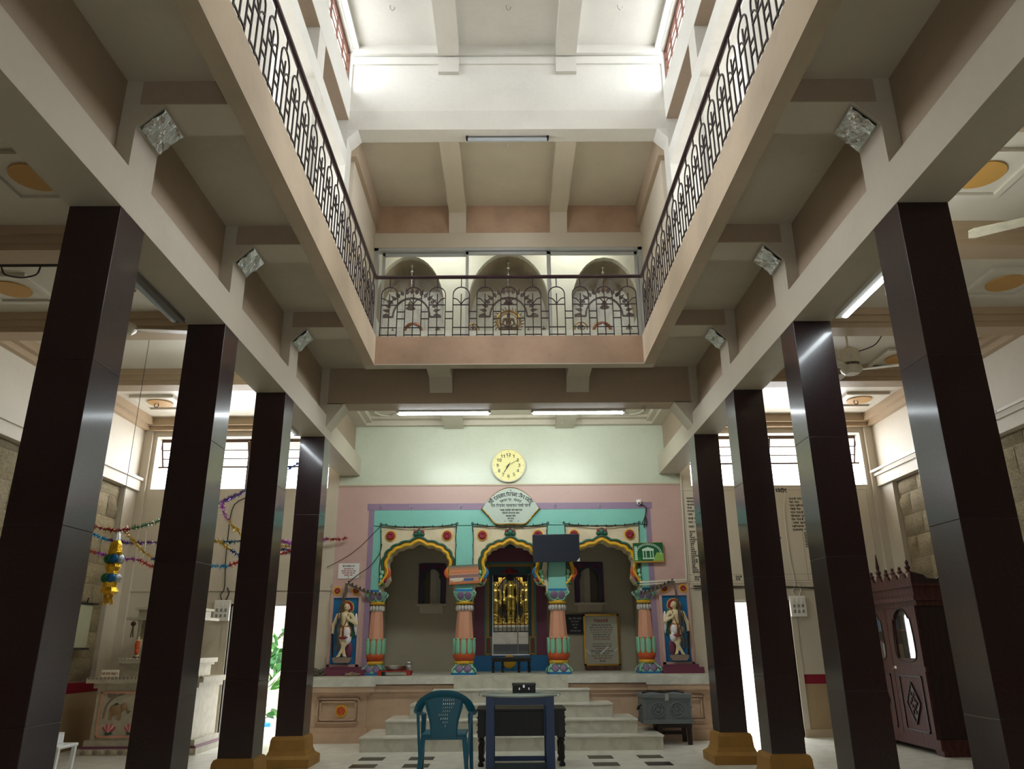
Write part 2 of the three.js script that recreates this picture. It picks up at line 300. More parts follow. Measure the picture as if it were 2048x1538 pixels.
{
  const t = sgroup('transverse_beam', 'dusty plaster beam across the nave before the shrine bay', 'beam');
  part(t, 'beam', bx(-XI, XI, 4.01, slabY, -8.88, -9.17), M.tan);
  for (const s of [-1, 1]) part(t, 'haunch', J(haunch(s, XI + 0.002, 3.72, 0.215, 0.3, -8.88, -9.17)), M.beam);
  const ed = sgroup('balcony_edge_front', 'pinkish plaster parapet of the balcony facing the nave', 'balcony edge');
  part(ed, 'fascia', bx(-1.575, 1.575, 4.305, gal, -8.30, -8.42), M.fascia);
  part(ed, 'soffit', bx(-1.70, 1.70, 4.298, 4.31, -8.295, -8.43), M.beam);
  for (const s of [-1, 1]) {
    const xx = s > 0 ? [0.70, 0.98] : [-0.98, -0.70];
    part(ed, 'bracket', [bx(...xx, 4.30, slabY, -8.42, -8.88), prism([[-8.88, 4.147], [-8.88, 4.31], [-8.732, 4.31]], ...xx, 'zy')], M.beam);
  }
  // shrine bay ceiling: ribs, cornice, swirl mouldings
  const sb = sgroup('trim_1', 'plaster cornice and swirl mouldings on the shrine bay ceiling', 'moulding');
  for (const s of [-1, 1]) {
    part(sb, 'rib', bx(...(s > 0 ? [0.70, 0.98] : [-0.98, -0.70]), 4.315, slabY, -9.17, -ZW), M.beam);
    part(sb, 'cornice', [bx(...(s > 0 ? [2.08, 2.34] : [-2.34, -2.08]), 4.40, slabY, -9.17, -ZW), bx(...(s > 0 ? [2.16, 2.34] : [-2.34, -2.16]), 4.355, slabY, -9.17, -ZW)], M.beam);
    part(sb, 'swirl', [tube([[s * 2.0, 4.47, -10.7], [s * 1.92, 4.46, -10.85], [s * 1.8, 4.46, -10.9], [s * 1.7, 4.46, -10.83], [s * 1.6, 4.46, -10.86], [s * 1.66, 4.46, -10.93], [s * 1.75, 4.46, -10.9]], 0.018), tube([[s * 1.72, 4.46, -10.95], [s * 1.4, 4.46, -10.96], [s * 1.05, 4.46, -10.95]], 0.018)], M.beam);
  }
  part(sb, 'swirl', tube([[-0.6, 4.46, -10.96], [0, 4.46, -10.97], [0.6, 4.46, -10.96]], 0.018), M.beam);
  part(sb, 'cornice', [bx(-2.2, 2.2, 4.355, slabY, -ZW + 0.09, -ZW), bx(-2.2, 2.2, 4.43, slabY, -ZW + 0.2, -ZW)], M.beam);
}
// ---- upper storey
for (const s of [-1, 1]) {
  const side = s < 0 ? 'left' : 'right', B = (a, b, y0, y1, z0, z1) => (s > 0 ? bx(a, b, y0, y1, z0, z1) : bx(-b, -a, y0, y1, z0, z1));
  const w = sgroup('wall_upper_' + side, 'white upper nave wall of the ' + side + ' side with recessed panels and clerestory', 'wall');
  part(w, 'tie_beam', B(XI, XO, 7.45, 7.70, ZN, -8.9), M.white);
  part(w, 'wall_band', B(XI, 2.62, 8.203, 8.72, ZN, -8.9), M.white);
  part(w, 'recess_back', B(2.50, 2.62, 7.70, 8.20, ZN, -8.9), M.lilac);
  part(w, 'recess_soffit', B(XI + 0.004, 2.49, 8.196, 8.2025, ZN, -8.9), M.tan);
  part(w, 'parapet', B(XI, 2.62, 9.38, 9.9, ZN, -9.17), M.white);
  const posts = [0.395, 2.092, ...ZC];
  for (const z of posts) part(w, 'post', B(XI + 0.002, 2.615, gal, z < 8.8 ? 8.715 : 9.4, -z, -z - CW), M.upper);
  for (const z of posts) if (z < 8.8) part(w, 'window_pier', B(XI + 0.002, 2.615, 8.715, 9.4, -z, -z - CW), M.upper);
  // clerestory windows
  [...posts, -1.3].forEach((z, i) => {
    const zb = -z + 0.0, za = -z - CW, zn = i === 0 ? 0 : 0; void zn;
    if (z > 8.8) return;
    const z1 = -z - CW, z0 = z1 - (1.697 - CW), wi = sgroup('window_' + (3 + i + (s > 0 ? 8 : 0)), 'clerestory window with brown grille high on the ' + side + ' nave wall, bay ' + ['fifth', 'fourth', 'third', 'second', 'nearest the far end', 'sixth', 'seventh'][Math.min(i, 6)], 'window');
    const g = [];
    for (let k = 0; k <= 4; k++) { const y = 8.76 + 0.58 * k / 4; g.push(B(2.30, 2.315, y - 0.005, y + 0.005, z0, z1)); }
    for (let k = 0; k <= 4; k++) { const zz = z0 + (z1 - z0) * k / 4; g.push(B(2.295, 2.32, 8.74, 9.36, zz - 0.008, zz + 0.008)); }
    part(wi, 'window_frame', [B(2.285, 2.335, 8.722, 8.745, z0, z1), B(2.285, 2.335, 9.355, 9.378, z0, z1), B(2.284, 2.335, 8.745, 9.355, z0, z0 + 0.025), B(2.284, 2.335, 8.745, 9.355, z1 - 0.025, z1)], M.grille);
    part(wi, 'grille', g, M.grille);
    part(wi, 'pane', B(2.328, 2.332, 8.74, 9.36, z0, z1), M.pane);
  });
  // gallery: ceiling, outer wall with windows, back wall
  struct('ceiling_gallery_' + side, 'white ceiling of the ' + side + ' upper gallery', 'ceiling', B(XO, 5.8, 7.70, 7.95, ZN, -ZW), M.white);
  const ow = sgroup('wall_gallery_' + side, 'outer wall of the ' + side + ' upper gallery with windows', 'wall');
  part(ow, 'plaster', [B(5.55, 5.8, gal, 5.8, ZN, -ZW), B(5.55, 5.8, 7.2, 7.7, ZN, -ZW), B(5.55, 5.8, 5.8, 7.2, ZN, -3.8), B(5.55, 5.8, 5.8, 7.2, -5.4, -7.2), B(5.55, 5.8, 5.8, 7.2, -8.8, -ZW), B(XO, 5.8, gal, 7.7, -ZW, -ZW - 0.25)], M.cream);
}
{
  const w = sgroup('wall_upper_far', 'bright white wall above the upper balcony opening', 'wall');
  part(w, 'beam', bx(-XI - 0.01, XI + 0.01, 8.03, 8.345, -8.883, -9.165), M.upper);
  part(w, 'plaster', bx(-2.3, 2.3, 8.34, 9.9, -8.905, -9.16), M.white);
  part(w, 'cornice', [bx(-XI, XI, 9.16, 9.29, -8.875, -8.92), bx(-XI, XI, 9.30, 9.5, -8.82, -8.92)], M.white);
  for (const s of [-1, 1]) part(w, 'haunch', J(haunch(s, XI + 0.002, 7.88, 0.148, 0.155, -8.88, -9.17)), M.white);
  const c = sgroup('ceiling_upper', 'pale roof ceiling over the nave with two ribs', 'ceiling');
  part(c, 'slab', bx(-2.7, 2.7, 9.45, 9.9, ZN, -9.17), M.white);
  part(c, 'cornice', [bx(XI - 0.09, XI + 0.3, 9.385, 9.46, ZN, -8.9), bx(-XI - 0.3, -XI + 0.09, 9.385, 9.46, ZN, -8.9)], M.white);
  for (const s of [-1, 1]) {
    const xx = s > 0 ? [0.70, 0.995] : [-0.995, -0.70];
    part(c, 'rib', [bx(...xx, 9.25, 9.46, ZN, -8.815), bx(xx[0], xx[1], 8.99, 9.249, -8.84, -8.91)], M.upper);
  }
  for (const x of [-1.56, 0.02, 1.54]) single('ceiling_hook', ['steel hook in the roof ceiling left of the ribs', 'steel hook in the roof ceiling between the ribs', 'steel hook in the roof ceiling right of the ribs'][[-1.56, 0.02, 1.54].indexOf(x)], 'hook', tube([[x - 0.03, 9.45, -8.1], [x - 0.03, 9.40, -8.1], [x, 9.36, -8.1], [x + 0.03, 9.39, -8.1], [x + 0.03, 9.42, -8.1]], 0.006), M.steel);
  // coffered ceiling of the upper chapel bay
  const k = sgroup('ceiling_chapel', 'shaded coffered ceiling of the upper chapel bay', 'ceiling');
  part(k, 'soffit', bx(-2.5, 2.5, 8.22, 8.34, -9.17, -ZW - 0.2), M.ceil);
  for (const s of [-1, 1]) {
    const xx = s > 0 ? [0.70, 0.985] : [-0.985, -0.70];
    part(k, 'rib', [bx(...xx, 8.03, 8.23, -9.17, -ZW), prism([[-ZW, 7.69], [-ZW, 8.04], [-ZW + 0.11, 8.04]], ...xx, 'zy')], M.beam);
    part(k, 'side_beam', s > 0 ? bx(2.15, 2.52, 7.80, 8.23, -9.17, -ZW) : bx(-2.52, -2.15, 7.80, 8.23, -9.17, -ZW), M.tan);
    part(k, 'side_beam', s > 0 ? bx(2.21, 2.52, gal, 7.80, -9.3, -ZW) : bx(-2.52, -2.21, gal, 7.80, -9.3, -ZW), M.cream);
  }
  part(k, 'back_face', bx(-2.25, 2.25, 7.69, 8.23, -ZW, -ZW - 0.15), M.fascia);
  part(k, 'back_beam', bx(-2.25, 2.25, 7.42, 7.69, -ZW + 0.02, -ZW - 0.2), M.beam);
}
// ================================================================ writing (flat print): Devanagari drawn as strokes
const DV = {
  'क': [.95, [[.5, 0], [.5, 1]], [[.5, .38], [.25, .3], [.1, .5], [.22, .72], [.5, .58]], [[.5, .42], [.75, .3], [.9, .5], [.78, .78]]],
  'ख': [1.1, [[.15, 0], [.42, .22], [.12, .52], [.45, .92]], [[.95, 0], [.95, 1]], [[.95, .42], [.7, .35], [.58, .52], [.72, .7], [.95, .6]]],
  'ग': [.8, [[.25, 0], [.25, .62], [.1, .76]], [[.7, 0], [.7, 1]]],
  'च': [.8, [[.7, 0], [.7, 1]], [[.08, .34], [.7, .34]], [[.25, .34], [.2, .6], [.4, .76], [.7, .66]]],
  'ज': [.95, [[.85, 0], [.85, 1]], [[.85, .4], [.5, .4], [.48, .65], [.25, .78], [.08, .6]]],
  'ठ': [.75, [[.4, 0], [.4, .3]], [[.4, .3], [.14, .45], [.14, .75], [.4, .92], [.66, .75], [.66, .45], [.4, .3]]],
  'ण': [1.0, [[.15, 0], [.15, .5], [.3, .66], [.45, .5], [.45, 0]], [[.82, 0], [.82, 1]]],
  'त': [.8, [[.7, 0], [.7, 1]], [[.7, .36], [.35, .4], [.18, .64], [.34, .92]]],
  'थ': [.85, [[.2, .12], [.4, .2], [.2, .34], [.15, .6], [.35, .75], [.75, .6]], [[.75, 0], [.75, 1]]],
  'द': [.68, [[.45, 0], [.45, .25], [.2, .34], [.14, .58], [.34, .7], [.52, .54]], [[.34, .7], [.56, .96]]],
  'ध': [.88, [[.2, .14], [.42, .22], [.16, .38], [.36, .5], [.14, .64], [.3, .82], [.75, .62]], [[.75, 0], [.75, 1]]],
  'न': [.8, [[.7, 0], [.7, 1]], [[.12, .46], [.7, .46]], [[.1, .4], [.2, .46], [.12, .54]]],
  'प': [.8, [[.15, 0], [.15, .5], [.3, .68], [.7, .56]], [[.7, 0], [.7, 1]]],
  'ब': [.8, [[.7, 0], [.7, 1]], [[.7, .36], [.35, .34], [.15, .54], [.35, .74], [.7, .62]], [[.2, .42], [.5, .66]]],
  'भ': [.95, [[.12, .1], [.3, .06], [.3, .62], [.15, .7]], [[.3, .5], [.82, .5]], [[.82, 0], [.82, 1]]],
  'म': [.85, [[.2, 0], [.2, .78], [.08, .68], [.22, .6], [.75, .62]], [[.75, 0], [.75, 1]]],
  'य': [.8, [[.12, .1], [.36, .28], [.14, .5], [.3, .76], [.7, .6]], [[.7, 0], [.7, 1]]],
  'र': [.55, [[.2, 0], [.45, .2], [.14, .46], [.5, .96]]],
  'ल': [.95, [[.85, 0], [.85, 1]], [[.85, .4], [.62, .34], [.5, .58], [.3, .34], [.1, .56], [.3, .84]]],
  'व': [.8, [[.7, 0], [.7, 1]], [[.7, .36], [.35, .34], [.15, .56], [.35, .78], [.7, .64]]],
  'श': [.92, [[.2, .12], [.46, .22], [.4, .48], [.14, .5], [.3, .56], [.56, .94]], [[.82, 0], [.82, 1]]],
  'स': [.9, [[.18, 0], [.42, .22], [.14, .5], [.5, .94]], [[.3, .5], [.8, .5]], [[.8, 0], [.8, 1]]],
  'ह': [.72, [[.4, 0], [.4, .2], [.14, .3], [.42, .42], [.56, .58], [.3, .72], [.5, .98]]],
  'अ': [1.1, [[.12, .1], [.4, .2], [.18, .42], [.42, .62], [.1, .84]], [[.4, .48], [.85, .48]], [[.9, 0], [.9, 1]]],
};
const VIR = '्', MK = 'ािीुूेैोंृ';
function syl(str) { const out = []; for (const ch of str) { if (ch === ' ') out.push(' '); else if (MK.includes(ch) || ch === VIR) { if (out.length) out[out.length - 1] += ch; } else if (out.length && out[out.length - 1].endsWith(VIR)) out[out.length - 1] += ch; else out.push(ch); } return out; }
function sylW(s) { if (s === ' ') return .45; let w = 0; for (const c of s) if (DV[c]) w += DV[c][0] * (w ? .8 : 1); else if (c === ',' || c === '.') w += .3; if (s.includes(VIR)) w *= .8; if (/[ािीो]/.test(s)) w += .3; return w || .5; }
function drawSyl(c, s, size) {   // origin: left end of the headline
  const poly = (pts, ox, sx) => { c.beginPath(); pts.forEach(([x, y], i) => { const X = (ox + x * sx) * size, Y = y * size; if (!i) c.moveTo(X, Y); else c.lineTo(X, Y); }); c.stroke(); };
  if (s === ' ') return;
  let x = 0; const sq = s.includes(VIR) ? .8 : 1, W = sylW(s);
  if (s.includes('ि')) { poly([[.1, 0], [.1, 1]], 0, 1); poly([[.1, 0], [.3, -.28], [.6, 0]], 0, 1); x = .3; }
  let first = true;
  for (const ch of s) { const g = DV[ch]; if (g) { const k = sq * (first ? 1 : .8); for (let i = 1; i < g.length; i++) poly(g[i], x, k); x += g[0] * k; first = false; } else if (ch === ',' || ch === '.') poly([[.1, .9], [.05, 1.1]], x, 1); }
  if (/[ाीो]/.test(s)) { poly([[.15, 0], [.15, 1]], x, 1); if (s.includes('ी')) poly([[.15, 0], [0, -.3], [-.35, 0]], x, 1); if (s.includes('ो')) poly([[.15, 0], [-.2, -.32]], x, 1); x += .3; }
  if (/[ेै]/.test(s)) { poly([[.75 * x, 0], [.4 * x, -.32]], 0, 1); if (s.includes('ै')) poly([[.85 * x, 0], [.6 * x, -.35]], 0, 1); }
  if (s.includes('ं')) poly([[.7 * x, -.24], [.7 * x + .03, -.22]], 0, 1);
  if (/[ुू]/.test(s)) poly([[.6 * x, 1.02], [.75 * x, 1.2], [.45 * x, 1.3]], 0, 1);
  if (!/[,.]/.test(s)) poly([[-.04, 0], [W + .02, 0]], 0, 1);
}
function deva(c, str, cx, y, size, o = {}) {
  const ss = syl(str), W = ss.reduce((a, s) => a + sylW(s), 0) * size; c.save(); c.lineWidth = size * (o.lw ?? .15); c.lineCap = 'round'; c.lineJoin = 'round'; c.strokeStyle = o.color ?? '#161616';
  if (o.arc) { let a = -W / 2 / o.arc; for (const s of ss) { const w = sylW(s) * size / o.arc; c.save(); c.translate(cx, y + o.arc); c.rotate(a); c.translate(0, -o.arc); drawSyl(c, s, size); c.restore(); a += w; } }
  else { let x = o.left ? cx : cx - W / 2; for (const s of ss) { c.save(); c.translate(x, y); drawSyl(c, s, size); c.restore(); x += sylW(s) * size; } }
  c.restore(); return W;
}
function canvasTex(w, h, draw) { const cv = document.createElement('canvas'); cv.width = w; cv.height = h; draw(cv.getContext('2d'), w, h); const t = new THREE.CanvasTexture(cv); t.colorSpace = THREE.SRGBColorSpace; t.magFilter = THREE.LinearFilter; return t; }
// a thin printed board facing +z, its print on the front face only: returns geometry with uv 0..1
function printPlane(x0, x1, y0, y1, z) { const g = new THREE.PlaneGeometry(x1 - x0, y1 - y0); g.translate((x0 + x1) / 2, (y0 + y1) / 2, z); const n = g.toNonIndexed(); return n; }
const printMat = (t, r = 0.5) => new THREE.MeshStandardMaterial({ map: t, roughness: r });
const WORDS = ['शेठ', 'गांधी', 'जैन', 'मंदीर', 'सोलापूर', 'श्री', 'हिराचंद', 'सखाराम', 'नेमचंद', 'दोशी', 'शहा', 'रावजी', 'माणिकचंद', 'वालचंद', 'फूलचंद', 'गुलाबचंद'];

// ================================================================ GRANITE COLUMNS
const ord = ['nearest', 'second nearest', 'third nearest', 'farthest'];
for (const s of [-1, 1]) ZC.forEach((z, i) => {
  const side = s < 0 ? 'left' : 'right', cx = s * (XI + CW / 2), cz = -z - CW / 2, h = CW / 2;
  const t = thing('granite_column', ord[i] + ' polished maroon granite column of the ' + side + ' row', 'column', [cx, 0, cz], 'polished granite columns along the nave');
  const B = (r, y0, y1) => rb(cx - r, cx + r, y0, y1, cz - r, cz + r, 0.003);
  const cuts = [0.295, 0.86 + 0.03 * i, 1.78, 2.66, HC];
  for (let k = 0; k + 1 < cuts.length; k++) part(t, 'granite_slab', B(h, cuts[k] + 0.0004, cuts[k + 1] - 0.0004), M.granite);
  part(t, 'core', bx(cx - h + 0.004, cx + h - 0.004, 0.2, HC, cz - h + 0.004, cz + h - 0.004), M.graniteJoint);
  // ochre base: square plinth, cavetto, neck
  const o = 0.109, prof = [[h + o, 0.085], [h + o - 0.012, 0.092], [h + 0.062, 0.115], [h + 0.042, 0.16], [h + 0.036, 0.22], [h + 0.034, 0.262], [h + 0.022, 0.29], [h + 0.002, 0.30], [h - 0.03, 0.30]];
  const v = [], quad = (a, b, c, d) => v.push(...a, ...b, ...c, ...a, ...c, ...d);
  for (let k = 0; k + 1 < prof.length; k++) for (let q = 0; q < 4; q++) {
    const cor = (r, y, e) => { const a = [[1, 1], [1, -1], [-1, -1], [-1, 1]][e % 4]; return [cx + a[0] * r, y, cz + a[1] * r]; };
    const [r0, y0] = prof[k], [r1, y1] = prof[k + 1];
    quad(cor(r0, y0, q), cor(r0, y0, q + 1), cor(r1, y1, q + 1), cor(r1, y1, q));
  }
  const g = new THREE.BufferGeometry(); g.setAttribute('position', new THREE.Float32BufferAttribute(v, 3)); g.computeVertexNormals();
  part(t, 'base_moulding', uvm(g), M.ochreStone);
  part(t, 'plinth', B(h + o, 0, 0.085), M.ochreStone);
});

// ================================================================ SHRINE FRONT
const archs = [[-1.325, 0.545, 0.44], [0.002, 0.54, 0.37], [1.337, 0.54, 0.44]];   // centre, half width of panel, half width of opening
function archPath(hw, n = 9) {   // from left springing to right springing, cusped, local x
  const pts = [], ys = 2.24, ya = 2.615;
  for (let i = 0; i <= 72; i++) {
    const u = i / 72, t = Math.PI * (1 - u), lob = Math.abs(Math.sin(u * n * Math.PI)); let x = hw * Math.sign(Math.cos(t)) * Math.pow(Math.abs(Math.cos(t)), 0.82), y = ys + (ya - 0.045 - ys) * Math.pow(Math.sin(t), 0.72);
    y += 0.045 * Math.max(0, 1 - Math.abs(u - 0.5) / 0.07);
    const k = 0.02 * (lob - 0.6); x += Math.cos(t) * k; y += Math.sin(t) * k * 0.8; pts.push([x, y]);
  }
  return pts;
}
const openPoly = (cx, hp, hw) => { const a = archPath(hw), b = [[-hp + 0.03, 1.90], [-hp + 0.03, 2.0], [-hw - 0.02, 2.02], [-hw + 0.03, 2.1], [-hw + 0.015, 2.18]]; return [...b, ...a, ...b.slice().reverse().map(([x, y]) => [-x, y])].map(([x, y]) => [x + cx, y]); };
{
  const w = sgroup('wall_shrine', 'painted shrine front in pink, purple and turquoise with three cusped arches', 'wall');
  const z0 = -ZW, z1 = -ZW - 0.3;
  part(w, 'green_plaster', bx(-2.53, 2.53, 3.45, 4.475, z0 - 0.012, z1), M.green);
  part(w, 'pink_plaster', [bx(-2.53, -1.99, 0.82, 3.45, z0, z1), bx(1.99, 2.53, 0.82, 3.45, z0, z1), bx(-1.99, 1.99, 3.085, 3.45, z0, z1)], M.pink);
  part(w, 'purple_band', [bx(-2.09, 2.09, 3.085, 3.18, z0 + 0.006, z0 - 0.05), bx(-2.06, -1.985, 0.82, 3.09, z0 + 0.006, z0 - 0.05), bx(1.985, 2.06, 0.82, 3.09, z0 + 0.006, z0 - 0.05)], M.purple);
  const px = [[-1.99, -1.87], [-0.78, -0.537], [0.54, 0.80], [1.877, 1.99]];
  part(w, 'turquoise_plaster', [bx(-1.99, 1.99, 2.85, 3.085, z0 + 0.002, z1), ...px.map(([a, b]) => bx(a, b, 1.955, 2.86, z0 + 0.002, z1))], M.teal);
  part(w, 'blue_edge', px.map(([a, b]) => bx(a - 0.004, b + 0.004, 1.925, 1.957, z0 + 0.005, z1 + 0.05)), M.blue);
  part(w, 'ledge', [bx(-2.53, 2.53, 3.44, 3.462, z0 + 0.012, z0 - 0.02)], M.edge);
  archs.forEach(([cx, hp, hw], i) => {
    const op = openPoly(cx, hp, hw);
    part(w, 'arch_spandrel', prism([[cx - hp, 1.90], ...op, [cx + hp, 1.90], [cx + hp, 2.855], [cx - hp, 2.855]], z0 - 0.03, z1), M.spandrel);
    const A = archPath(hw), q = (k, o) => A.map(([x, y]) => { const n = Math.hypot(x / hw, (y - 2.2) / 0.42); return [cx + x + (x / hw) / n * o, y + (y - 2.2) / 0.42 / n * o, z0 - 0.03 + k]; });
    const ext = (l, o) => [[cx - hw - o * 0.4, 2.14, l[0][2]], ...l, [cx + hw + o * 0.4, 2.14, l[0][2]]];
    part(w, 'yellow_arch_band', tube(ext(q(0.01, 0.024), 0.024), 0.026, 5, false, 90), M.yellow);
    part(w, 'tan_arch_band', tube(ext(q(0.004, 0.056), 0.056), 0.012, 5, false, 80), M.copper);
    part(w, 'green_arch_band', tube(ext(q(0.008, 0.078), 0.078), 0.018, 5, false, 90), M.dkgreen);
    // palmette at the crown, rosettes in the corners
    part(w, 'crown_leaf', [sph(cx, 2.755, z0 - 0.012, 0.045, 0.05, 0.03), sph(cx - 0.05, 2.735, z0 - 0.015, 0.035, 0.03, 0.025), sph(cx + 0.05, 2.735, z0 - 0.015, 0.035, 0.03, 0.025)], M.dkgreen);
    part(w, 'crown_flower', [sph(cx - 0.055, 2.77, z0 - 0.01, 0.022), sph(cx + 0.055, 2.77, z0 - 0.01, 0.022), sph(cx, 2.80, z0 - 0.008, 0.018)], M.crimson);
    for (const s of [-1, 1]) {
      const rx = cx + s * (hp - 0.135), ry = 2.715, r = (rad, d) => { const g = new THREE.CylinderGeometry(rad, rad * 1.05, d, 22); g.rotateX(Math.PI / 2); g.translate(rx, ry, z0 - 0.03 + d / 2); return uvm(g); };
      const ro = part(w, 'rosette', r(0.078, 0.016), M.yellow);
      part(ro, 'flower', [r(0.062, 0.03), ...[...Array(8).keys()].map((k) => sph(rx + 0.036 * Math.cos(k * 0.785), ry + 0.036 * Math.sin(k * 0.785), z0, 0.02, 0.02, 0.014, 8, 6))], M.crimson);
      // scroll bracket shaped like a bird's neck where the arch lands
      const bxx = cx + s * (hw + 0.01), S = (dx, y, z, a, b, c) => sph(bxx + s * dx, y, z, a, b, c, 12, 8);
      const bc = (i === 1) ? M.blue : M.orange;
      part(w, 'scroll_leaf', [S(0.06, 2.19, z0 - 0.01, 0.03, 0.035, 0.03), S(0.075, 2.13, z0 - 0.01, 0.032, 0.035, 0.03), S(0.07, 2.07, z0 - 0.01, 0.03, 0.03, 0.03)], M.mint);
      part(w, 'scroll_band', tube([[bxx + s * 0.0, 2.27, z0], [bxx - s * 0.028, 2.2, z0 + 0.01], [bxx + s * 0.012, 2.13, z0 + 0.01], [bxx + s * 0.05, 2.06, z0 + 0.01], [bxx + s * 0.09, 2.02, z0]], 0.02, 6), M.yellow);
      part(w, 'scroll_neck', tube([[bxx + s * 0.0, 2.26, z0 - 0.01], [bxx - s * 0.045, 2.215, z0 + 0.01], [bxx - s * 0.05, 2.165, z0 + 0.015], [bxx - s * 0.012, 2.11, z0 + 0.01]], 0.022, 6), bc);
      part(w, 'scroll_tongue', S(0.01, 2.085, z0 + 0.005, 0.025, 0.04, 0.025), M.crimson);
      part(w, 'scroll_tip', S(0.04, 2.03, z0 + 0.005, 0.032, 0.024, 0.03), M.dkgreen);
    }
  });
}
// the four shrine columns
[[-1.905, 'left end, half hidden against the purple jamb'], [-0.652, 'left of the sanctum door'], [0.668, 'right of the sanctum door'], [1.912, 'right end, half hidden against the purple jamb']].forEach(([x, lab], i) => {
  const z = -ZW - 0.1, t = thing('shrine_column', 'painted lotus column of the shrine front, ' + lab, 'column', [x, 0.82, z], 'painted lotus columns of the shrine front');
  const k = (i === 0 || i === 3) ? 0.92 : 1, r = (v) => v * k;
  part(t, 'foot', bx(x - r(0.165), x + r(0.165), 0.82, 0.848, z - r(0.165), z + r(0.165)), M.blue);
  // square flared foot and capital: two broad petals on every face, edged with a mint scroll
  const flare = (y0, y1, r0, r1, pet) => {
    for (let q = 0; q < 4; q++) {
      const turn = (g) => g.rotateY(q * Math.PI / 2).translate(x, 0, z), sl = Math.atan2(r1 - r0, y1 - y0), ym = (y0 + y1) / 2, rm = (r0 + r1) / 2, hh = (y1 - y0) / 2 / Math.cos(sl);
      for (const e of [-1, 1]) {
        const pl = new THREE.SphereGeometry(1, 12, 8); pl.scale(rm * 0.46, hh * 1.0, 0.018); pl.rotateX(-sl * -1); pl.translate(e * rm * 0.46, ym, rm); part(t, pet, uvm(turn(pl)), M.mauve);
        const ol = []; for (let k = 0; k <= 10; k++) { const a = Math.PI * (r1 > r0 ? 1 : -1) * k / 10; ol.push([e * rm * 0.46 + rm * 0.48 * Math.cos(a), ym - hh * 0.0 + hh * 0.95 * Math.sin(a) * (r1 > r0 ? -1 : -1), rm + 0.012 + (r1 - r0) * 0.5 * Math.sin(a) * (r1 > r0 ? -1 : -1)]); }
        part(t, 'petal_edge', turn(tube(ol, 0.009, 5)), M.mint);
      }
      const yo = r1 > r0 ? y1 : y0, ro = Math.max(r0, r1), sg = r1 > r0 ? -1 : 1;
      part(t, 'corner_scroll', turn(tube([[Math.min(r0, r1) * 1.0, yo + sg * 0.085, Math.min(r0, r1) * 1.02], [ro * 0.95, yo + sg * 0.055, ro * 0.95], [ro * 1.12, yo + sg * 0.03, ro * 1.02], [ro * 1.16, yo + sg * 0.008, ro * 1.03], [ro * 1.06, yo + sg * 0.012, ro * 1.03]], 0.012, 5)), M.mint);
    }
    const g = new THREE.CylinderGeometry(r1 * 1.414, r0 * 1.414, y1 - y0, 4).rotateY(Math.PI / 4).translate(x, (y0 + y1) / 2, z); part(t, pet === 'base_petal' ? 'base' : 'capital', uvm(toCreasedNormals(g.toNonIndexed(), 0.3)), M.mint);
  };
  flare(0.848, 0.955, r(0.150), r(0.095), 'base_petal');
  flare(1.80, 1.925, r(0.09), r(0.140), 'capital_petal');
  part(t, 'ring', new THREE.TorusGeometry(r(0.11), 0.028, 8, 22).rotateX(Math.PI / 2).translate(x, 0.977, z), M.yellow);
  part(t, 'lotus_cup', lathe([[0, 0.99], [r(0.11), 0.995], [r(0.148), 1.03], [r(0.158), 1.075], [r(0.148), 1.10], [r(0.14), 1.29], [r(0.11), 1.30]], 20, x, 0, z), M.orange);
  for (let a = 0; a < 10; a++) {
    const an = (a + .5) * Math.PI / 5, pl = new THREE.SphereGeometry(1, 8, 10), p = pl.attributes.position; for (let q = 0; q < p.count; q++) { const y = p.getY(q); const k = Math.sqrt(1 - Math.pow(Math.abs(y) * 0.999, 5)) / Math.max(0.08, Math.sqrt(1 - y * y)); p.setX(q, p.getX(q) * Math.min(k, 2.2)); p.setZ(q, p.getZ(q) * Math.min(k, 1.6)); }
    pl.scale(r(0.041), 0.108, 0.02); pl.rotateY(-an + Math.PI / 2); pl.translate(x + r(0.146) * Math.cos(an), 1.188, z + r(0.146) * Math.sin(an)); pl.computeVertexNormals();
    const lf = part(t, 'lotus_leaf', uvm(pl), M.mint);
    const tip = sph(x + r(0.153) * Math.cos(an), 1.288, z + r(0.153) * Math.sin(an), 0.018, 0.014, 0.018, 8, 6); part(lf, 'leaf_tip', tip, M.mint);
  }
  const sh = new THREE.CylinderGeometry(r(0.103), r(0.135), 0.38, 10); sh.translate(x, 1.48, z); part(t, 'shaft', uvm(toCreasedNormals(sh, 0.3)), M.salmon);
  part(t, 'petal_ring', [...Array(14).keys()].map((a) => { const an = a * Math.PI / 7; return sph(x + r(0.105) * Math.cos(an), 1.70, z + r(0.105) * Math.sin(an), r(0.026), 0.042, r(0.026), 8, 6); }), M.silver);
  part(t, 'ring', new THREE.TorusGeometry(r(0.1), 0.026, 8, 22).rotateX(Math.PI / 2).translate(x, 1.775, z), M.yellow);
});
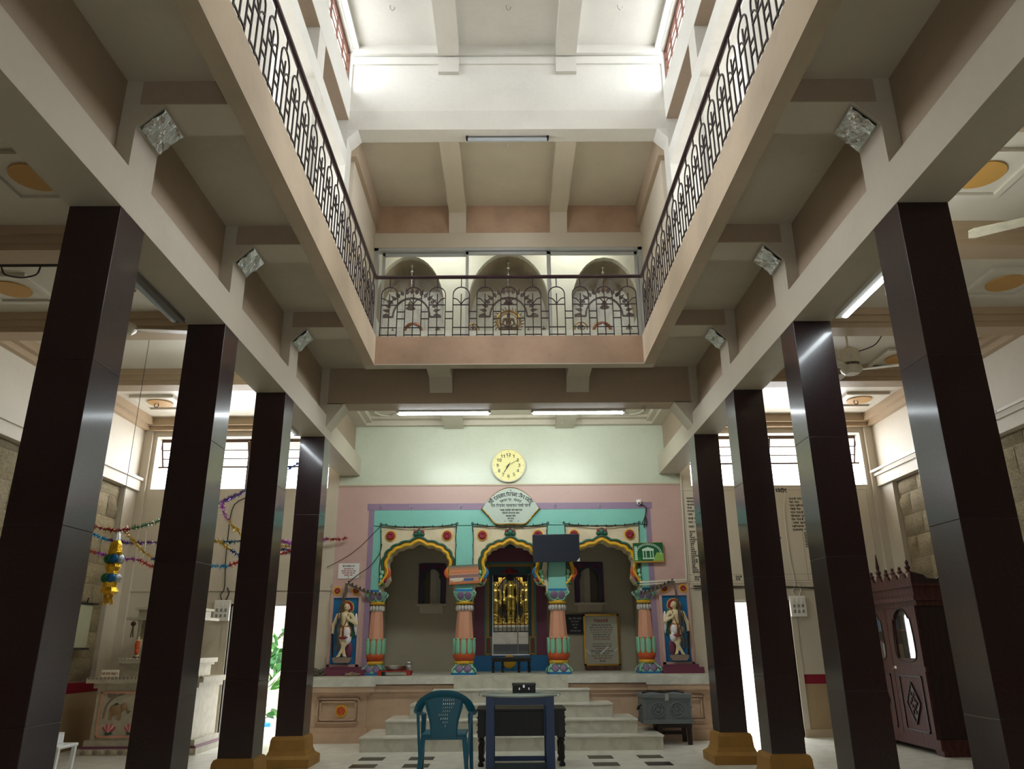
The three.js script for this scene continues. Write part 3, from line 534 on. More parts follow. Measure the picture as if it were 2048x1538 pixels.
// platform, piers and steps
{
  const p = sgroup('platform', 'marble topped plinth carrying the shrine front', 'platform');
  part(p, 'marble_top', [bx(-2.69, 2.69, 0.80, PH, -10.92, -13.2)], M.marbleDirty);
  for (const s of [-1, 1]) {
    const X = (a, b) => (s > 0 ? [a, b] : [-b, -a]);
    part(p, 'marble_edge', bx(...X(1.81, 2.69), 0.69, 0.805, -10.885, -11.2), M.marble);
    part(p, 'marble_edge', bx(...X(0.765, 1.81), 0.715, 0.808, -10.912, -11.2), M.marble);
    part(p, 'recess_wall', [bx(...X(0.6, 1.95), 0, 0.72, -10.985, -11.3), bx(...X(0.6, 1.95), 0.57, 0.62, -10.965, -11.1), bx(...X(0.6, 1.95), 0.62, 0.70, -10.945, -11.1)], M.peach);
    const pr = part(p, 'pier', [bx(...X(1.93, 2.66), 0.10, 0.62, -10.96, -11.3), bx(...X(1.83, 2.68), 0.62, 0.695, -10.895, -11.3), bx(...X(1.88, 2.67), 0.585, 0.63, -10.925, -11.3), bx(...X(1.90, 2.68), 0.10, 0.185, -10.93, -11.3), bx(...X(1.86, 2.68), 0, 0.125, -10.90, -11.3)], M.peach);
    const fr = [[2.02, 2.58, 0.24, 0.545], [2.06, 2.54, 0.275, 0.51]];
    for (const [a, b, y0, y1] of fr) part(pr, 'panel_frame', [bx(...X(a, b), y0, y0 + 0.014, -10.93, -10.97), bx(...X(a, b), y1 - 0.014, y1, -10.93, -10.97), bx(...X(a, a + 0.014), y0, y1, -10.93, -10.97), bx(...X(b - 0.014, b), y0, y1, -10.93, -10.97)], M.peach);
    const mx = s * 2.262, md = new THREE.CylinderGeometry(0.075, 0.082, 0.02, 24).rotateX(Math.PI / 2).translate(mx, 0.39, -10.952);
    const me = part(pr, 'medallion', uvm(md), M.yellow);
    part(me, 'flower', [...[...Array(8).keys()].map((k) => sph(mx + 0.038 * Math.cos(k * .785), 0.39 + 0.038 * Math.sin(k * .785), -10.94, 0.022, 0.022, 0.012, 8, 6)), sph(mx, 0.39, -10.936, 0.02, 0.02, 0.014, 8, 6)], M.orange);
  }
  const st = thing('marble_steps', 'four worn white marble steps climbing to the shrine platform', 'steps', [0.003, 0, -10.5]);
  for (let i = 0; i < 4; i++) {
    const hw = 1.835 - 0.2675 * i, z = -(10.0 + 0.229 * i), y = 0.164 * (i + 1), c = 0.003;
    part(st, 'riser', bx(c - hw + 0.012, c + hw - 0.012, y - 0.164, y - 0.02, z - 0.012, -11.03), M.marbleDirty);
    part(st, 'tread', rb(c - hw, c + hw, y - 0.022, y, z, -11.03, 0.006), M.marble);
  }
  part(st, 'riser', bx(-0.765, 0.765, 0.65, 0.81, -10.90, -11.05), M.marbleDirty);
}
// ================================================================ SHRINE PORCH AND SANCTUM
const ZP = 12.7;
{
  const w = sgroup('wall_porch', 'dim cream inner walls of the shrine porch with two arched niches', 'wall');
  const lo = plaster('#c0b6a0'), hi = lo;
  const nX = [[-1.47, -1.06], [1.06, 1.50]];
  for (const [m, y0, y1] of [[lo, 0.82, 1.42], [hi, 1.42, 1.83], [hi, 2.46, 3.0]]) part(w, 'plaster', [bx(-2.0, -0.58, y0, y1, -ZP, -ZP - 0.25), bx(0.58, 2.0, y0, y1, -ZP, -ZP - 0.25)], m);
  part(w, 'plaster', [bx(-2.0, -1.47, 1.83, 2.46, -ZP, -ZP - 0.25), bx(-1.06, -0.58, 1.83, 2.46, -ZP, -ZP - 0.25), bx(0.58, 1.06, 1.83, 2.46, -ZP, -ZP - 0.25), bx(1.50, 2.0, 1.83, 2.46, -ZP, -ZP - 0.25), bx(-0.58, 0.58, 2.75, 3.0, -ZP, -ZP - 0.25)], hi);
  for (const s of [-1, 1]) { part(w, 'side_plaster', bx(...(s > 0 ? [1.98, 2.25] : [-2.25, -1.98]), 1.42, 3.0, -11.42, -ZP - 0.2), hi); part(w, 'side_plaster', bx(...(s > 0 ? [1.98, 2.25] : [-2.25, -1.98]), 0.82, 1.42, -11.42, -ZP - 0.2), lo); part(w, 'skirting', bx(...(s > 0 ? [0.6, 1.98] : [-1.98, -0.6]), 0.82, 0.90, -ZP + 0.012, -ZP), lo); }
  part(w, 'porch_ceiling', bx(-2.3, 2.3, 2.95, 3.1, -11.44, -ZP - 0.3), hi);
  nX.forEach(([a, b], i) => {
    const t = thing('wall_niche', (i ? 'arched wall niche with purple frame on the right porch wall, above the poster' : 'arched wall niche with purple frame on the left porch wall'), 'niche', [(a + b) / 2, 1.7, -ZP], 'framed porch niches');
    const c = (a + b) / 2, hw = (b - a) / 2 - 0.06, op = [[-hw, 1.845], [-hw, 2.20], [-hw + 0.03, 2.24], [-hw + 0.02, 2.30], [-hw * .55, 2.36], [0, 2.39], [hw * .55, 2.36], [hw - 0.02, 2.30], [hw - 0.03, 2.24], [hw, 2.20], [hw, 1.845]].map(([x, y]) => [x + c, y]);
    part(t, 'frame', prism([[a - 0.012, 1.83], [a - 0.012, 2.47], [b + 0.012, 2.47], [b + 0.012, 1.83], ...op.slice().reverse()], -ZP + 0.02, -ZP - 0.05), mat('#4a2c4e', { r: 0.5 }));
    part(t, 'arch_edge', tube(op.map(([x, y]) => [x, y, -ZP + 0.022]), 0.008, 5), M.dkgreen);
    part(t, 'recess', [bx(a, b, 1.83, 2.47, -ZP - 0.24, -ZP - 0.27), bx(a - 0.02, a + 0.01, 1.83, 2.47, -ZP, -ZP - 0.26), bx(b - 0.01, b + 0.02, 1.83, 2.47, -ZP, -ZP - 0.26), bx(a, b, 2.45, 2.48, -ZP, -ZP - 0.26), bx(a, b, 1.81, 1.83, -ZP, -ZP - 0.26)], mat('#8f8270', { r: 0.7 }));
    for (const s of [-1, 1]) part(t, 'rosette', sph(c + s * hw * .85, 2.41, -ZP + 0.02, 0.025, 0.025, 0.012), M.crimson);
    part(t, 'sill', [bx(a - 0.04, b + 0.04, 1.80, 1.835, -ZP + 0.1, -ZP), prism([[-ZP, 1.69], [-ZP + 0.05, 1.69], [-ZP + 0.09, 1.80], [-ZP, 1.80]], a + 0.02, b - 0.02, 'zy')], M.cream);
  });
  const d = sgroup('door_1', 'sanctum doorway with painted plum, teal and gold surrounds', 'door');
  const F = -12.55, ring = (h0, y0, h1, y1, yb, zf, zb) => [bx(-h1, -h0, yb, y1, zf, zb), bx(h0, h1, yb, y1, zf, zb), bx(-h0, h0, y0, y1, zf, zb)];
  const dteal = mat('#1f4d52', { r: 0.45, map: T_plaster }), dgold = mat('#a87a2c', { r: 0.45 });
  part(d, 'plum_surround', ring(0.41, 2.47, 0.575, 2.70, 1.05, F + 0.0, F - 0.2), M.plum);
  part(d, 'lintel_band', [bx(-0.575, 0.575, 2.70, 3.0, F, F - 0.2)], dteal);
  part(d, 'teal_line', ring(0.375, 2.435, 0.41, 2.47, 1.05, F + 0.012, F - 0.2), mat('#3f8a80', { r: 0.45 }));
  part(d, 'gold_line', ring(0.335, 2.40, 0.378, 2.437, 1.05, F + 0.02, F - 0.2), dgold);
  part(d, 'teal_jamb', ring(0.285, 2.27, 0.336, 2.40, 1.05, F + 0.004, F - 0.25), dteal);
  part(d, 'lintel_figure', [sph(0, 2.33, F + 0.02, 0.055, 0.06, 0.03), sph(-0.09, 2.31, F + 0.02, 0.05, 0.025, 0.02), sph(0.09, 2.31, F + 0.02, 0.05, 0.025, 0.02)], M.crimson);
  for (const s of [-1, 1]) { const X = (a, b) => (s > 0 ? [a, b] : [-b, -a]); part(d, 'jamb_panel', bx(...X(0.29, 0.40), 1.06, 1.33, F + 0.03, F), dgold); part(d, 'jamb_panel', bx(...X(0.312, 0.378), 1.085, 1.305, F + 0.036, F), M.dkgreen); part(d, 'jamb_panel', bx(...X(0.33, 0.36), 1.11, 1.28, F + 0.042, F), M.crimson); }
  part(d, 'blue_plinth', bx(-0.575, 0.575, 0.82, 1.05, F + 0.02, F - 0.3), M.blue);
  const lot = part(d, 'threshold_lotus', lathe([[0, 0], [0.09, 0.0], [0.1, 0.02], [0.06, 0.045], [0, 0.05]], 16).rotateX(Math.PI / 2).translate(-0.02, 0.96, F + 0.02), M.yellow);
  part(d, 'threshold', bx(-0.29, 0.30, 1.05, 1.065, F + 0.03, F - 0.25), M.steel);
  // sanctum shell
  const sa = sgroup('sanctum', 'small gilded inner sanctum behind the barred door', 'room');
  part(sa, 'walls', [bx(-1.3, -1.2, 0.82, 3.2, -12.75, -15.2), bx(1.2, 1.3, 0.82, 3.2, -12.75, -15.2), bx(-1.3, 1.3, 3.1, 3.2, -12.75, -15.2), bx(-1.25, -0.33, 0.82, 3.1, -12.78, -12.85), bx(0.33, 1.25, 0.82, 3.1, -12.78, -12.85), bx(-0.34, 0.34, 2.3, 3.1, -12.78, -12.85)], M.cream);
  part(sa, 'gilded_back', bx(-1.25, 1.25, 1.3, 3.2, -14.5, -14.6), mat('#cfae4a', { r: 0.4, m: 0.5 }));
  const gs = mat('#7c8286', { r: 0.4 });
  for (let k = 0; k < 2; k++) part(sa, 'step', bx(-1.2, 1.2, 0.9, 1.10 + 0.115 * k, -12.8 - 0.28 * k, -14.5), gs);
  part(sa, 'altar_block', [bx(-1.1, 1.1, 1.0, 1.515, -13.45, -14.5), bx(-1.12, 1.12, 1.49, 1.52, -13.42, -14.5)], M.marble);
}
// generic statue body from tapered capsules
function body(caps, lo, hi, res, k = 0.03) {
  const mc = new MarchingCubes(res, new THREE.MeshBasicMaterial(), false, false, 60000), L = Math.max(hi[0] - lo[0], hi[1] - lo[1], hi[2] - lo[2]), c = [0, 1, 2].map((i) => (lo[i] + hi[i]) / 2), hs = res / 2;
  const f = mc.field; f.fill(-1);
  for (let z = 1; z < res - 1; z++) for (let y = 1; y < res - 1; y++) for (let x = 1; x < res - 1; x++) {
    const px = c[0] + (x - hs) / hs * L / 2, py = c[1] + (y - hs) / hs * L / 2, pz = c[2] + (z - hs) / hs * L / 2; let d = 1;
    for (const [ax, ay, az, ar, bx_, by, bz, br] of caps) {
      const ux = bx_ - ax, uy = by - ay, uz = bz - az, q = ux * ux + uy * uy + uz * uz; let t = q > 0 ? ((px - ax) * ux + (py - ay) * uy + (pz - az) * uz) / q : 0; t = t < 0 ? 0 : t > 1 ? 1 : t;
      const e = Math.hypot(px - ax - t * ux, py - ay - t * uy, pz - az - t * uz) - (ar + (br - ar) * t), h = Math.max(k - Math.abs(d - e), 0) / k; d = Math.min(d, e) - h * h * k * 0.25;
    }
    f[x + y * res + z * res * res] = -d;
  }
  mc.isolation = 0; mc.update();
  const n = mc.count, g = new THREE.BufferGeometry(), P = new Float32Array(n * 3), N = new Float32Array(n * 3);
  for (let i = 0; i < n; i++) for (let j = 0; j < 3; j++) { P[i * 3 + j] = mc.positionArray[i * 3 + j] * L / 2 + c[j]; N[i * 3 + j] = mc.normalArray[i * 3 + j]; }
  g.setAttribute('position', new THREE.BufferAttribute(P, 3)); g.setAttribute('normal', new THREE.BufferAttribute(N, 3)); g.computeVertexNormals();
  return uvm(g);
}
// standing figure, height 1, feet at y = 0
const standCaps = [
  [0, .93, 0, .052, 0, .90, .005, .05], [0, .86, 0, .026, 0, .82, 0, .03], [0, .985, -.01, .022, 0, 1.0, -.01, .012],
  [-.09, .79, 0, .042, .09, .79, 0, .042], [0, .77, 0, .085, 0, .64, 0, .07], [0, .60, 0, .066, 0, .53, 0, .082],
  [-.055, .50, 0, .062, -.05, .29, .01, .042], [.055, .50, 0, .062, .05, .29, .01, .042], [-.05, .29, .01, .04, -.045, .06, 0, .024], [.05, .29, .01, .04, .045, .06, 0, .024],
  [-.045, .02, 0, .024, -.05, .018, .06, .02], [.045, .02, 0, .024, .05, .018, .06, .02],
  [-.125, .78, 0, .036, -.15, .62, 0, .028], [.125, .78, 0, .036, .15, .62, 0, .028], [-.15, .62, 0, .027, -.145, .47, .02, .018], [.15, .62, 0, .027, .145, .47, .02, .018], [-.145, .46, .02, .018, -.14, .40, .025, .014], [.145, .46, .02, .018, .14, .40, .025, .014],
  [-.05, .92, 0, .014, -.052, .90, 0, .012], [.05, .92, 0, .014, .052, .90, 0, .012], [0, .905, .05, .012, 0, .895, .052, .012],
];
const standGeo = body(standCaps, [-.3, -.05, -.2], [.3, 1.05, .2], 56, 0.03);
const seatCaps = [
  [0, .86, 0, .075, 0, .82, .005, .07], [0, .75, 0, .035, 0, .71, 0, .04], [0, .95, 0, .03, 0, .97, 0, .02], [-.13, .66, 0, .055, .13, .66, 0, .055], [0, .62, 0, .12, 0, .40, 0, .105], [0, .30, 0, .14, 0, .22, 0, .15],
  [-.1, .18, .03, .09, -.34, .14, .12, .07], [.1, .18, .03, .09, .34, .14, .12, .07], [-.34, .13, .12, .065, .02, .12, .24, .045], [.34, .13, .12, .065, -.02, .16, .24, .045],
  [-.19, .65, 0, .05, -.25, .42, .03, .042], [.19, .65, 0, .05, .25, .42, .03, .042], [-.25, .42, .03, .04, -.05, .24, .2, .03], [.25, .42, .03, .04, .05, .24, .2, .03],
];
const seatGeo = body(seatCaps, [-.5, 0, -.3], [.5, 1.05, .4], 52, 0.04);
const put = (g, sc, x, y, z, ry = 0) => { const c = g.clone(); c.scale(sc, sc, sc); if (ry) c.rotateY(ry); c.translate(x, y, z); return c; };
{
  const gz = -13.72;
  [[0.01, 0.80, 'central standing gold figure in the sanctum with an oval halo', 0], [-0.265, 0.68, 'smaller standing gold figure at the left of the sanctum', 1], [0.285, 0.68, 'smaller standing gold figure at the right of the sanctum', 2]].forEach(([x, h, lab, i]) => {
    const t = thing('gold_statue', lab, 'statue', [x, 1.52, gz + (i ? 0.1 : 0)], 'gold statues of the sanctum'), zz = gz + (i ? 0.1 : 0);
    part(t, 'figure', put(standGeo, h, x, 1.56, zz), M.gold);
    part(t, 'lotus_base', lathe([[0, 0], [0.11, 0], [0.12, 0.02], [0.09, 0.045], [0, 0.045]], 14, x, 1.52, zz), M.gold);
    if (!i) part(t, 'halo', new THREE.TorusGeometry(0.26, 0.014, 6, 30, Math.PI).scale(1, 1.6, 1).translate(x, 1.95, zz - 0.12), M.brass);
    if (!i) part(t, 'back_plate', (() => { const s = new THREE.Shape(); s.absellipse(0, 0, 0.25, 0.42, 0, Math.PI * 2); const g = new THREE.ExtrudeGeometry(s, { depth: 0.02, bevelEnabled: false, curveSegments: 20 }); g.translate(x, 1.95, zz - 0.16); return uvm(g); })(), mat('#35301f', { r: 0.6 }));
  });
  [[-0.13, 0.15], [0.01, 0.16], [0.14, 0.15], [0.30, 0.17], [-0.28, 0.16]].forEach(([x, h], i) => {
    const t = thing('gold_statuette', ['small seated gold figure left of the central statue foot', 'small seated gold figure before the central statue', 'small seated gold figure right of the central statue foot', 'small seated gold figure with halo at the right altar end', 'small seated gold figure at the left altar end'][i], 'statue', [x, 1.52, -13.49], 'small gold altar figures');
    part(t, 'figure', put(seatGeo, h, x, 1.53, -13.5), M.gold); part(t, 'pedestal', lathe([[0, 0], [h * .45, 0], [h * .4, 0.025], [0, 0.025]], 10, x, 1.52, -13.5), M.brass);
    if (i > 2) part(t, 'halo', new THREE.TorusGeometry(h * .52, 0.008, 6, 18, Math.PI).translate(x, 1.53 + h * .5, -13.53), M.gold);
  });
  // lamp inside the sanctum, hidden above the lintel
  const l = thing('sanctum_tube_lamp', 'tube lamp over the sanctum door inside, lighting the gold statues', 'lamp', [0, 2.62, -12.98]);
  part(l, 'batten', bx(-0.5, 0.5, 2.62, 2.66, -12.95, -13.0), M.plasticWhite);
  part(l, 'glowing_tube', new THREE.CylinderGeometry(0.014, 0.014, 0.96, 8).rotateZ(Math.PI / 2).translate(0, 2.60, -12.98), mat('#ffffff', { e: '#fff6dc', ei: 6 }));
  const rl = new THREE.RectAreaLight(0xfffaf0, 26, 0.96, 0.04); rl.name = 'sanctum_tube_light'; rl.position.set(0, 2.58, -12.99); rl.lookAt(0, 1.9, -13.8); scene.add(rl);
  // barred gate of the sanctum door
  const g = thing('barred_gate', 'dark iron barred gate across the sanctum door, with steel frame', 'gate', [0, 1.05, -12.66]);
  const gzb = -12.66;
  for (let k = 0; k < 9; k++) { const x = -0.265 + 0.07 * k; part(g, 'bar', cyl(x, 1.40, 2.27, gzb, 0.006, 0.006, 6), M.iron); }
  part(g, 'rail', [bx(-0.285, 0.295, 1.395, 1.41, gzb - 0.008, gzb + 0.008), bx(-0.285, 0.295, 2.24, 2.27, gzb - 0.008, gzb + 0.008)], M.iron);
  part(g, 'frame', [bx(-0.29, -0.275, 1.06, 2.27, gzb + 0.06, gzb - 0.02), bx(0.285, 0.30, 1.06, 2.27, gzb + 0.06, gzb - 0.02)], M.steel);
  part(g, 'post', cyl(0.115, 1.065, 2.25, gzb + 0.01, 0.009, 0.009, 8), M.steel);
  part(g, 'hinge_bracket', [bx(-0.28, -0.2, 2.17, 2.24, gzb, gzb + 0.02), bx(0.2, 0.28, 2.17, 2.24, gzb, gzb + 0.02), bx(-0.06, 0.06, 2.19, 2.25, gzb, gzb + 0.02)], M.black);
  single('stay_rod', 'thin steel rod slanting from the gate to the right arch', 'rod', bar([[0.29, 2.26, -12.5], [0.45, 2.36, -12.0]], 0.01), M.steel);
}
// small bench before the sanctum
{
  const t = thing('low_bench', 'low dark wooden bench with turned legs before the sanctum door', 'bench', [0.0, 0.82, -11.95]);
  part(t, 'top', [rb(-0.28, 0.30, 1.00, 1.035, -11.8, -12.08, 0.008), bx(-0.27, 0.29, 0.97, 1.0, -11.82, -12.06)], M.darkWood);
  for (const x of [-0.26, -0.12, 0.12, 0.27]) for (const z of [-11.84, -12.05]) part(t, 'leg', lathe([[0, 0], [0.022, 0], [0.012, 0.02], [0.02, 0.07], [0.012, 0.1], [0.018, 0.14], [0.016, 0.16]], 8, x, 0.82, z), M.darkWood);
}
// notice board and poster
{
  const tB = canvasTex(256, 256, (c, w, h) => { c.fillStyle = '#14161c'; c.fillRect(0, 0, w, h); ['शेठ जैन मंदीर', 'श्री सखाराम', 'गांधी शहा', 'दोशी', 'माणिकचंद गांधी'].forEach((s, i) => deva(c, s, w / 2, 44 + i * 42, i ? 17 : 24, { color: '#c9c9c4' })); });
  const b = thing('notice_board', 'black board with white lettering on the porch wall beside the poster', 'board', [1.03, 1.36, -ZP]);
  part(b, 'panel', bx(0.86, 1.20, 1.36, 1.66, -ZP + 0.03, -ZP), M.black); part(b, 'lettering', printPlane(0.865, 1.195, 1.365, 1.655, -ZP + 0.032), printMat(tB));
  const rp = rng(5), tP = canvasTex(512, 768, (c, w, h) => {
    c.fillStyle = '#b9b4a2'; c.fillRect(0, 0, w, h); deva(c, 'नियमावली', w / 2, 60, 44, { color: '#8d2a22' });
    for (let i = 0; i < 15; i++) { if (i === 7) continue; let s = ''; const n = 4 + Math.floor(rp() * 2); for (let k = 0; k < n; k++) s += WORDS[Math.floor(rp() * WORDS.length)] + ' '; deva(c, s.trim(), w / 2, 140 + i * 38, 20, { color: i % 4 === 2 ? '#7d2b2b' : i % 5 === 3 ? '#57602c' : '#2b2b2b' }); }
    deva(c, 'श्री मंदीर', w / 2, 716, 22, { color: '#2b2b2b' });
  });
  const p = thing('framed_poster', 'tall framed poster of handwritten lines leaning on the porch wall', 'poster', [1.42, 0.86, -12.5]);
  part(p, 'backing', bx(1.16, 1.70, 0.90, 1.645, -12.56, -12.60), M.darkWood);
  part(p, 'frame', [bx(1.15, 1.18, 0.89, 1.655, -12.54, -12.60), bx(1.68, 1.71, 0.89, 1.655, -12.54, -12.60), bx(1.15, 1.71, 0.89, 0.915, -12.54, -12.60), bx(1.15, 1.71, 1.625, 1.655, -12.54, -12.60)], M.brass);
  part(p, 'print', printPlane(1.18, 1.68, 0.915, 1.625, -12.552), printMat(tP, 0.25));
  part(p, 'stand', bx(1.17, 1.69, 0.82, 0.89, -12.48, -12.66), mat('#6a4432', { r: 0.5, map: T_wood }));
  part(p, 'crease_tape', [bar([[1.40, 1.06, -12.545], [1.53, 1.17, -12.545]], 0.02, 0.003), bar([[1.17, 1.14, -12.545], [1.24, 1.06, -12.545]], 0.012, 0.003), bar([[1.62, 1.1, -12.545], [1.68, 1.15, -12.545]], 0.008, 0.003)], M.whitePaint, 'shiny torn plastic film');
}
// red tray with steel vessels at the platform edge
{
  const t = thing('red_tray_table', 'low red plastic tray table near the platform edge', 'tray', [-1.58, 0.82, -11.05]);
  part(t, 'top', rb(-1.80, -1.36, 0.87, 0.885, -10.97, -11.25, 0.006), mat('#a2281c', { r: 0.4 }));
  for (const x of [-1.78, -1.39]) for (const z of [-10.99, -11.22]) part(t, 'leg', prism([[x - 0.02, 0.82], [x + 0.02, 0.82], [x + 0.03, 0.87], [x - 0.03, 0.87]], z - 0.015, z + 0.015), mat('#b03022', { r: 0.4 }));
  const d = thing('steel_dish', 'wide shallow steel dish on the red tray table', 'dish', [-1.59, 0.885, -11.10]);
  part(d, 'dish', lathe([[0, 0.0], [0.11, 0.0], [0.15, 0.055], [0.162, 0.057], [0.162, 0.06], [0.148, 0.06], [0.108, 0.006], [0, 0.006]], 28, -1.59, 0.885, -11.10), M.steel);
  const p = thing('steel_pot', 'round steel water pot with lid on the red tray table', 'pot', [-1.405, 0.885, -11.12]);
  part(p, 'pot', lathe([[0, 0], [0.05, 0], [0.062, 0.03], [0.056, 0.06], [0.034, 0.078], [0.042, 0.09]], 18, -1.405, 0.885, -11.12), M.steel); part(p, 'lid', sph(-1.405, 0.98, -11.12, 0.045, 0.028, 0.045), M.steel);
}
// ================================================================ GUARDIAN RELIEFS
for (const s of [-1, 1]) {
  const side = s < 0 ? 'left' : 'right', cx = s * 2.315, z0 = -ZW + 0.02, f = -s;   // f: the way the figure looks
  const t = thing('relief_panel', 'painted guardian figure relief on blue ground at the ' + side + ' end of the shrine front', 'relief', [cx, 0.82, -ZW], 'guardian relief panels');
  part(t, 'pink_frame', [bx(cx - 0.215, cx + 0.215, 0.93, 0.965, z0 + 0.02, -ZW), bx(cx - 0.215, cx + 0.215, 1.85, 2.04, z0 + 0.01, -ZW), bx(cx - 0.215, cx - 0.178, 0.93, 1.86, z0 + 0.02, -ZW), bx(cx + 0.178, cx + 0.215, 0.93, 1.86, z0 + 0.02, -ZW)], M.pink);
  part(t, 'blue_ground', bx(cx - 0.18, cx + 0.18, 0.96, 1.855, -ZW + 0.006, -ZW), M.blue);
  part(t, 'plum_base', [bx(cx - 0.24, cx + 0.32 * 1, 0.82, 0.90, z0 + 0.1, -ZW), bx(cx - 0.22, cx + 0.26, 0.895, 0.935, z0 + 0.06, -ZW)].map((g) => (s < 0 ? g.translate(-0.0, 0, 0) : g)), M.plum);
  for (const k of [-1, 1]) { const rx = cx + k * 0.132, ro = part(t, 'rosette', new THREE.CylinderGeometry(0.058, 0.062, 0.012, 20).rotateX(Math.PI / 2).translate(rx, 1.945, z0 + 0.014), M.yellow); part(ro, 'flower', [...Array(8).keys()].map((q) => sph(rx + 0.026 * Math.cos(q * .785), 1.945 + 0.026 * Math.sin(q * .785), z0 + 0.02, 0.018, 0.018, 0.01, 8, 6)), M.crimson); }
  const H = 0.74, y0 = 1.055, P = (x, y, z) => [cx + f * x * H, y0 + y * H, z0 + z * H], cp = (a, ra, b, rb_) => [...P(...a), ra * H, ...P(...b), rb_ * H];
  part(t, 'pedestal', [prism([[cx - 0.10, 0.985], [cx + 0.10, 0.985], [cx + 0.125, 1.03], [cx + 0.125, 1.058], [cx - 0.125, 1.058], [cx - 0.125, 1.03]], z0 + 0.09, -ZW)], M.pedestal);
  const c = [cp([.03, .91, .06], .055, [.035, .88, .065], .05), cp([.02, .83, .05], .03, [.01, .79, .05], .035), cp([-.10, .75, .05], .045, [.10, .76, .05], .045), cp([0, .72, .05], .085, [.01, .58, .05], .068), cp([.01, .56, .05], .075, [0, .48, .05], .085),
    cp([.05, .46, .05], .07, [.07, .28, .06], .045), cp([.07, .28, .06], .04, [-.06, .06, .07], .026), cp([-.05, .46, .05], .07, [-.02, .27, .05], .045), cp([-.02, .27, .05], .04, [.03, .05, .05], .028), cp([-.06, .03, .08], .024, [-.09, .02, .1], .018), cp([.03, .03, .06], .024, [.07, .02, .08], .018),
    cp([.13, .75, .05], .038, [.22, .60, .06], .032), cp([.22, .60, .06], .03, [.08, .68, .11], .024), cp([.08, .68, .11], .028, [.06, .72, .12], .02), cp([-.13, .75, .05], .038, [-.20, .58, .06], .03), cp([-.20, .58, .06], .03, [-.20, .43, .08], .022), cp([-.20, .41, .08], .026, [-.20, .37, .09], .02), cp([.09, .885, .06], .014, [.095, .88, .065], .01)];
  part(t, 'figure', body(c, [cx - .26, y0 - .02, z0 - .05], [cx + .26, y0 + .78, z0 + .15], 56, 0.016), M.skin, 'pale painted figure with one arm bent to the chest');
  const S = (x, y, z, a, b, d) => sph(...P(x, y, z), a * H, b * H, d * H, 14, 10);
  const halo = part(t, 'halo', new THREE.CylinderGeometry(0.135 * H, 0.135 * H, 0.02, 24).rotateX(Math.PI / 2).translate(...P(.02, .89, -.0)), M.yellow); part(halo, 'halo_disc', new THREE.CylinderGeometry(0.118 * H, 0.118 * H, 0.024, 24).rotateX(Math.PI / 2).translate(...P(.02, .89, .0)), M.crimson);
  part(t, 'hair', [S(.0, .935, .04, .065, .05, .055), S(-.05, .86, .02, .045, .06, .04), S(.10, .80, .02, .05, .045, .035)], M.hairBrown);
  part(t, 'green_cape', [prism([P(.05, .82, 0), P(.18, .80, 0), P(.21, .62, 0), P(.20, .40, 0), P(.16, .33, 0), P(.06, .4, 0)].map((q) => q.slice(0, 2)), z0 + 0.012, -ZW), S(.12, .74, .03, .07, .09, .03)], M.dkgreen);
  part(t, 'white_wing', [S(.205, .62, .015, .035, .17, .025), S(.218, .5, .012, .02, .12, .02)], M.whitePaint);
  part(t, 'white_cloth', [S(.03, .46, .06, .105, .12, .07), S(.085, .33, .065, .065, .10, .06)], M.whitePaint);
  part(t, 'red_sash', [S(0, .46, .12, .02, .12, .02), S(.0, .345, .12, .07, .025, .02), S(.02, .355, .115, .085, .015, .02)], M.crimson);
  part(t, 'belt', tube([P(-.09, .56, .08), P(.0, .545, .12), P(.1, .55, .08), P(.15, .45, .07), P(.12, .36, .09)], 0.011, 5), M.copper);
  part(t, 'garland', tube([P(-.06, .78, .09), P(-.06, .62, .12), P(.0, .54, .13), P(.05, .66, .13), P(.07, .78, .09)], 0.008, 5), M.hairBrown);
  part(t, 'mace', [bar([P(-.2, .38, .1), P(-.17, .0, .1)], 0.02), S(-.2, .40, .1, .03, .03, .03)], M.darkWood);
  part(t, 'drape', [S(.11, .14, .02, .065, .14, .025)], M.plum);
  part(t, 'lips', S(.06, .862, .115, .012, .006, .006), M.crimson); part(t, 'eyes', [S(.02, .893, .112, .010, .005, .006), S(.07, .893, .108, .010, .005, .006)], M.black);
}
